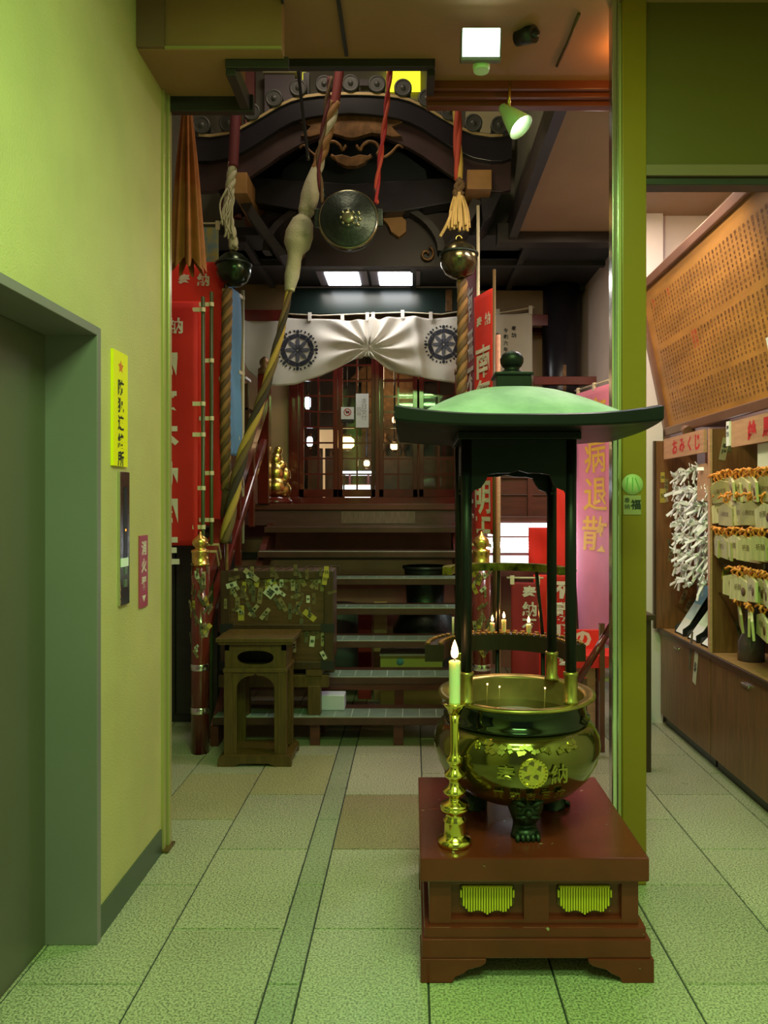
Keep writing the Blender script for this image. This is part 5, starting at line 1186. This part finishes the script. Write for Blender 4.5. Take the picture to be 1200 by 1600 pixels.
# votive plaques: prototype then copies
def ema_proto(front):
    root = bpy.data.objects.new('votive_plaque', None); COL.objects.link(root); root.empty_display_size = .02; WO[root] = Vector((0,0,0))
    w, h = .15, .10
    MB().prism([(-w/2,-h),(w/2,-h),(w/2,-.022),(0,0),(-w/2,-.022)], 'x', -.005, .005).build('board', m_ema if front else m_ema2, root, bevel=.001)
    MB().tube([(0,0,-.012),(-.006,.012,.012),(0,.004,.028),(.008,-.010,.012),(0,0,-.012)], .0045, 5).tube([(0,0,.024),(-.012,.02,.030),(-.02,.035,.018)], .005, 5).tube([(0,0,.024),(-.010,-.02,.032),(-.02,-.03,.022)], .005, 5).build('cord', m_cord, root)
    mk = MB()
    if front: mk.text('祈願', (-.0056, .02, -.045), -Y_, Z_, .026, 0, res=1, vertical=False).lathe((-.0056,-.04,-.06), [(.018,0),(.018,-.0004),(0,-.0004)], 14, axis='x')
    else: mk.text('心願成就', (-.0056, .045, -.05), -Y_, Z_, .022, 0, res=1, vertical=False)
    mk.build('writing', m_inkb, root)
    return root
pro = [ema_proto(True), ema_proto(False)]
first = True
for z, nm in ROWS:
    n = {'top':20,'second':17,'third':17,'fourth':14,'lowest':5}[nm]
    for i in range(n):
        y = (3.42+.86*i/(n-1)) if nm in ('top','third') else (3.42+.80*i/(n-1)) if nm == 'second' else (3.42+.62*i/(n-1)) if nm == 'fourth' else 3.62+.28*i/3
        lay = i % 3
        x = 1.725-.016*lay+R.uniform(-.004,.004)
        lab = 'pale wooden votive plaque on an orange cord, hanging in the %s row of the rack' % nm
        o = dup(pro[0] if R.random() < .6 else pro[1], (x, y, z-.018-R.uniform(0,.02)), (R.uniform(-.1,.1), R.uniform(-.12,.03), R.uniform(-.45,.25)), lab, 'votive plaques in the %s row' % nm, (1.25,)*3)
        o['category'] = 'votive plaque'
for p in pro:
    for c in list(p.children): bpy.data.objects.remove(c)
    bpy.data.objects.remove(p)
o = MB().box(1.72, 1.95, 3.45, 3.80, 1.68, 1.80).build('white_carton', m_paper); tag(o, 'white box lying on top of the votive rack', 'box')
o = MB().lathe((1.83, 4.12, .657), [(.07,0),(.07,.10),(.04,.16),(.03,.24),(.035,.28)], 20).build('grey_bottle', mat('grey_purple_glass', (.09,.07,.08,1), .2)); tag(o, 'grey bottle on the worktop below the votive plaques', 'bottle')
o = MB().prism([(3.62,.657),(3.98,.657),(3.90,1.0),(3.86,1.0)], 'x', 1.86, 1.90).build('beige_stand', m_pinkwood); tag(o, 'pale triangular easel stand on the worktop by the grey bottle', 'stand')
# paper fortunes tied on cords
fr_ = thing('fortune_rack', (1.80, 4.75, .9), 'open brown rack strung with cords for tied white paper strips', 'rack')
MB().box(1.98, 2.045, 4.36, 5.16, .657, 1.93).build('back_panel', m_pinkwood, fr_)
CRD = [1.72, 1.60, 1.50, 1.40, 1.30, 1.20, 1.11, 1.03]
for z in CRD: MB().tube([(1.76,4.36,z),(1.745,4.76,z-.015),(1.76,5.16,z)], .003, 5).build('cord', m_roped, fr_)
def strip_proto(k):
    a = (.9, .4, -.5, 0, 1.3)[k]
    m = MB(); m.tube([(0,0,.006),(-.012,.006,0),(0,0,-.008),(.010,-.006,0),(0,0,.006)], .006, 6)
    for s, l in ((1,.065),(-1,.050)):
        e_ = Vector((-.02, s*l*abs(cos(a))*.8, -l*(.4+abs(sin(a))*.6) if s > 0 or k % 2 else l*.35))
        t = e_.normalized(); n_ = t.cross(X_).normalized() if abs(t.x) < .9 else t.cross(Z_).normalized(); M3 = Matrix((t, n_, t.cross(n_))).transposed()
        m.obox(e_*.5, (e_.length, .014, .003), M3)
    o = m.build('paper_fortune', m_paper, loc=(0,0,0)); return o
sp_ = [strip_proto(k) for k in range(5)]
rows = ('top','second','third','fourth','fifth','sixth','seventh','lowest')
for r, z in enumerate(CRD):
    n = (17,23,25,25,23,20,14,8)[r]
    y0, y1 = (4.40, 5.02) if r < 6 else (4.5, 5.0)
    for i in range(n):
        y = y0+(y1-y0)*(i+R.uniform(-.3,.3))/(n-1)
        o = dup(sp_[R.randrange(5)], (1.745+R.uniform(-.03,.02), y, z-.01+R.uniform(-.02,.02)), (R.uniform(-.7,.7), R.uniform(-.4,.4), R.uniform(-.5,.5)), 'white paper strip knotted on the %s cord of the open rack' % rows[r], 'paper strips on the %s cord' % rows[r], (1.3, R.uniform(1.1,1.6), R.uniform(1.1,1.6)))
        o['category'] = 'paper strip'
for p in sp_: bpy.data.objects.remove(p)
o = MB().prism([(4.40,1.52),(4.57,1.52),(4.56,1.72)]+[(4.53-.02*i, 1.74-.008*(i % 2)) for i in range(6)]+[(4.41,1.70)], 'x', 1.705, 1.712).build('wavy_card', m_pinkwood); tag(o, 'pinkish wavy-edged wooden card among the white paper strips', 'card')
for (y_, h, cl, tx, lab) in ((4.93,.30,'sky_blue_print',(.25,.55,.80,1),'blue and white leaflet in the farthest black holder on the worktop'),(4.70,.27,'grass_green_print',(.40,.72,.35,1),'green leaflet in the middle black holder on the worktop'),(4.48,.20,'grey_print',(.30,.36,.42,1),'grey leaflet in the nearest black holder on the worktop')):
    hd = thing('leaflet_holder', (1.80, y_, .657), 'slanted black holder with a '+lab.split(' leaflet')[0]+' leaflet, on the worktop', 'holder', 'leaflet holders')
    for s_ in (-.072, .072): MB().prism([(1.722,.657),(1.90,.657),(1.97,.657+h),(1.945,.657+h),(1.80,.657+h*.33),(1.722,.70)], 'y', y_+s_-.0035, y_+s_+.0035).build('side_wall', m_black, hd)
    MB().prism([(1.735,.657),(1.745,.657),(1.95,.657+h),(1.94,.657+h)], 'y', y_-.07, y_+.07).build('back_plate', m_black, hd)
    lf = MB(); a, b_ = Vector((1.728,0,.667)), Vector((1.92,0,.667+h*1.0)); d = b_-a; nn = Vector((-d.z,0,d.x)).normalized()
    def lq(t0, t1, m_): 
        q = [a+d*t0+Y_*(y_-.065)+nn*.004, a+d*t0+Y_*(y_+.065)+nn*.004, a+d*t1+Y_*(y_+.065)+nn*.004, a+d*t1+Y_*(y_-.065)+nn*.004]; q2 = [p-nn*.003 for p in q]; lf.add(q+q2, [(0,1,2,3),(7,6,5,4),(0,4,5,1),(1,5,6,2),(2,6,7,3),(3,7,4,0)], m_)
    lq(0,.30,0); lq(.30,.62,1); lq(.62,1,2)
    o = lf.build('leaflet', [m_paper, mat(cl+'_pale', tuple(min(1,c*.5+.45) for c in tx[:3])+(1,), .5), mat(cl, tx, .5)]); tag(o, lab, 'leaflet')
# leaning donor board with names
bd = thing('donor_board', (1.65, 4.3, 2.02), 'large amber wooden board covered in names, leaning out from the right wall', 'board')
A_, B_, C_, D_ = Vector((1.56,5.20,2.94)), Vector((1.56,3.30,2.94)), Vector((1.75,3.30,2.02)), Vector((1.75,5.20,2.02))
upv = (A_-D_).normalized(); nb = Vector((-upv.z, 0, upv.x)).normalized()
if nb.x > 0: nb = -nb
Mb = Matrix((-Y_, upv, (-Y_).cross(upv))).transposed()
cb_ = (A_+C_)/2; hb = (A_-D_).length
MB().obox(cb_-nb*.012, (1.90, hb, .024), Mb).build('board', m_plaque, bd)
m_fr = mat('mauve_brown_frame', (.20,.095,.06,1), .35, var=.2, scale=4)
for s in (-1, 1):
    MB().obox(cb_+upv*s*(hb/2+.02)+nb*.0, (1.98, .055, .06), Mb).build('frame_rail', m_fr, bd, bevel=.006)
    MB().obox(cb_+Y_*s*.965, (.055, hb+.09, .06), Mb).build('frame_rail', m_fr, bd, bevel=.006)
nmk = MB(); RR = random.Random(3); pool = '金壱万円也田中山川井村佐藤高木石原小林大野中島松本清水'
cols = 38
for c in range(cols):
    y = 5.10-c*(1.74/(cols-1))
    for (f0, n, s) in ((.36, 11, .021), (.03, 10, .021), (-.26, 7, .021)):
        if c in (0,): continue
        for i in range(n):
            p = cb_+Vector((0, y-cb_.y, 0))+upv*(f0-i*s*1.28)+nb*.0015
            rd_ = 1 if (c in (13, 14) and f0 == .03 and i < 4) or (f0 == .36 and i < 2 and c in (2, 8)) else 0
            nmk.text(RR.choice(pool), p, -Y_, upv, s*(1.25 if i < 1 else 1), rd_, res=1, bold=.015)
nmk.build('lettering', [m_inkb, m_inkr], bd)
for fz in (.02, -.26): pass
o_ = MB().obox(cb_+Y_*(-.62)+upv*(-.22)+nb*.003, (.03,.065,.004), Mb).build('white_slip', m_paper, bd)
MB().prism([(1.76,2.0),(2.04,2.0),(2.04,2.2)], 'y', 4.9, 4.93).prism([(1.76,2.0),(2.04,2.0),(2.04,2.2)], 'y', 3.6, 3.63).box(1.60, 2.05, 4.9, 4.93, 2.90, 2.93).box(1.60, 2.05, 3.6, 3.63, 2.90, 2.93).build('wall_bracket', m_woodd, bd)
o = MB().tube([(1.78,4.95,1.99),(1.72,4.80,1.97),(1.72,4.74,1.95)], [.012,.03,.04], 12).build('small_spot', m_fr); tag(o, 'small mauve spot lamp under the leaning donor board', 'lamp')
# ================================================================== LIGHT AND CAMERA
GREEN = (.50, 1.0, .28)
lamp('entrance_tube', 'AREA', (.35, .9, 3.46), 90, GREEN, 1.2, .3, rot=(0,0,0))
lamp('entrance_tube', 'AREA', (.3, -.3, 3.46), 66, (.40,1,.27), 1.2, .3, rot=(0,0,0))
lamp('wing_tube', 'AREA', (1.35, 4.1, 3.46), 30, (1,.93,.98), .9, .15, rot=(0,0,0))
lamp('hall_fill', 'AREA', (.25, 3.85, 3.44), 11, (1,.84,.5), .5, .2, target=(-.3, 6.0, 1.0))  # soft fill added under the ceiling trim to lift the dark hall
lamp('hall_lamp', 'AREA', (1.2, 5.0, 3.47), 7, (1,.72,.45), .3, .3, rot=(0,0,0))
lamp('stage_lamp', 'AREA', (-.40, 6.65, 3.45), 7, (1,.93,.85), .9, .35, rot=(0,0,0))
lamp('well_lamp', 'AREA', (-.6, 4.4, 5.2), 16, (1,.82,.6), .5, .5, rot=(0,0,0))
lamp('altar_lamp', 'POINT', (-.3, 8.3, 2.9), 12, (1,.62,.32), .15)
lamp('amber_bulb', 'POINT', (.905, 3.30, 3.40), 1.6, (1,.42,.10), .02)
w = bpy.data.worlds.new('World'); SC.world = w; w.use_nodes = True
bg = w.node_tree.nodes['Background']; bg.inputs[0].default_value = (.62, .95, .55, 1); bg.inputs[1].default_value = .12
cd = bpy.data.cameras.new('camera'); co = bpy.data.objects.new('camera', cd); COL.objects.link(co)
co.location = (0, 0, H); co.rotation_euler = (pi/2, 0, 0)
cd.sensor_fit = 'VERTICAL'; cd.sensor_height = 36; cd.lens = F/1600*36
cd.shift_x = -(CX-600)/1600; cd.shift_y = (CY-800)/1600; cd.clip_start = .05
SC.camera = co
SC.view_settings.view_transform = 'Standard'; SC.view_settings.look = 'None'; SC.view_settings.gamma = 1; SC.view_settings.exposure = 0
SC.view_settings.use_curve_mapping = False
SC.cycles.use_denoising = True
SC.cycles.max_bounces = 8; SC.cycles.sample_clamp_indirect = 4
if _cu: bpy.data.objects.remove(_cu[1]); bpy.data.curves.remove(_cu[0])
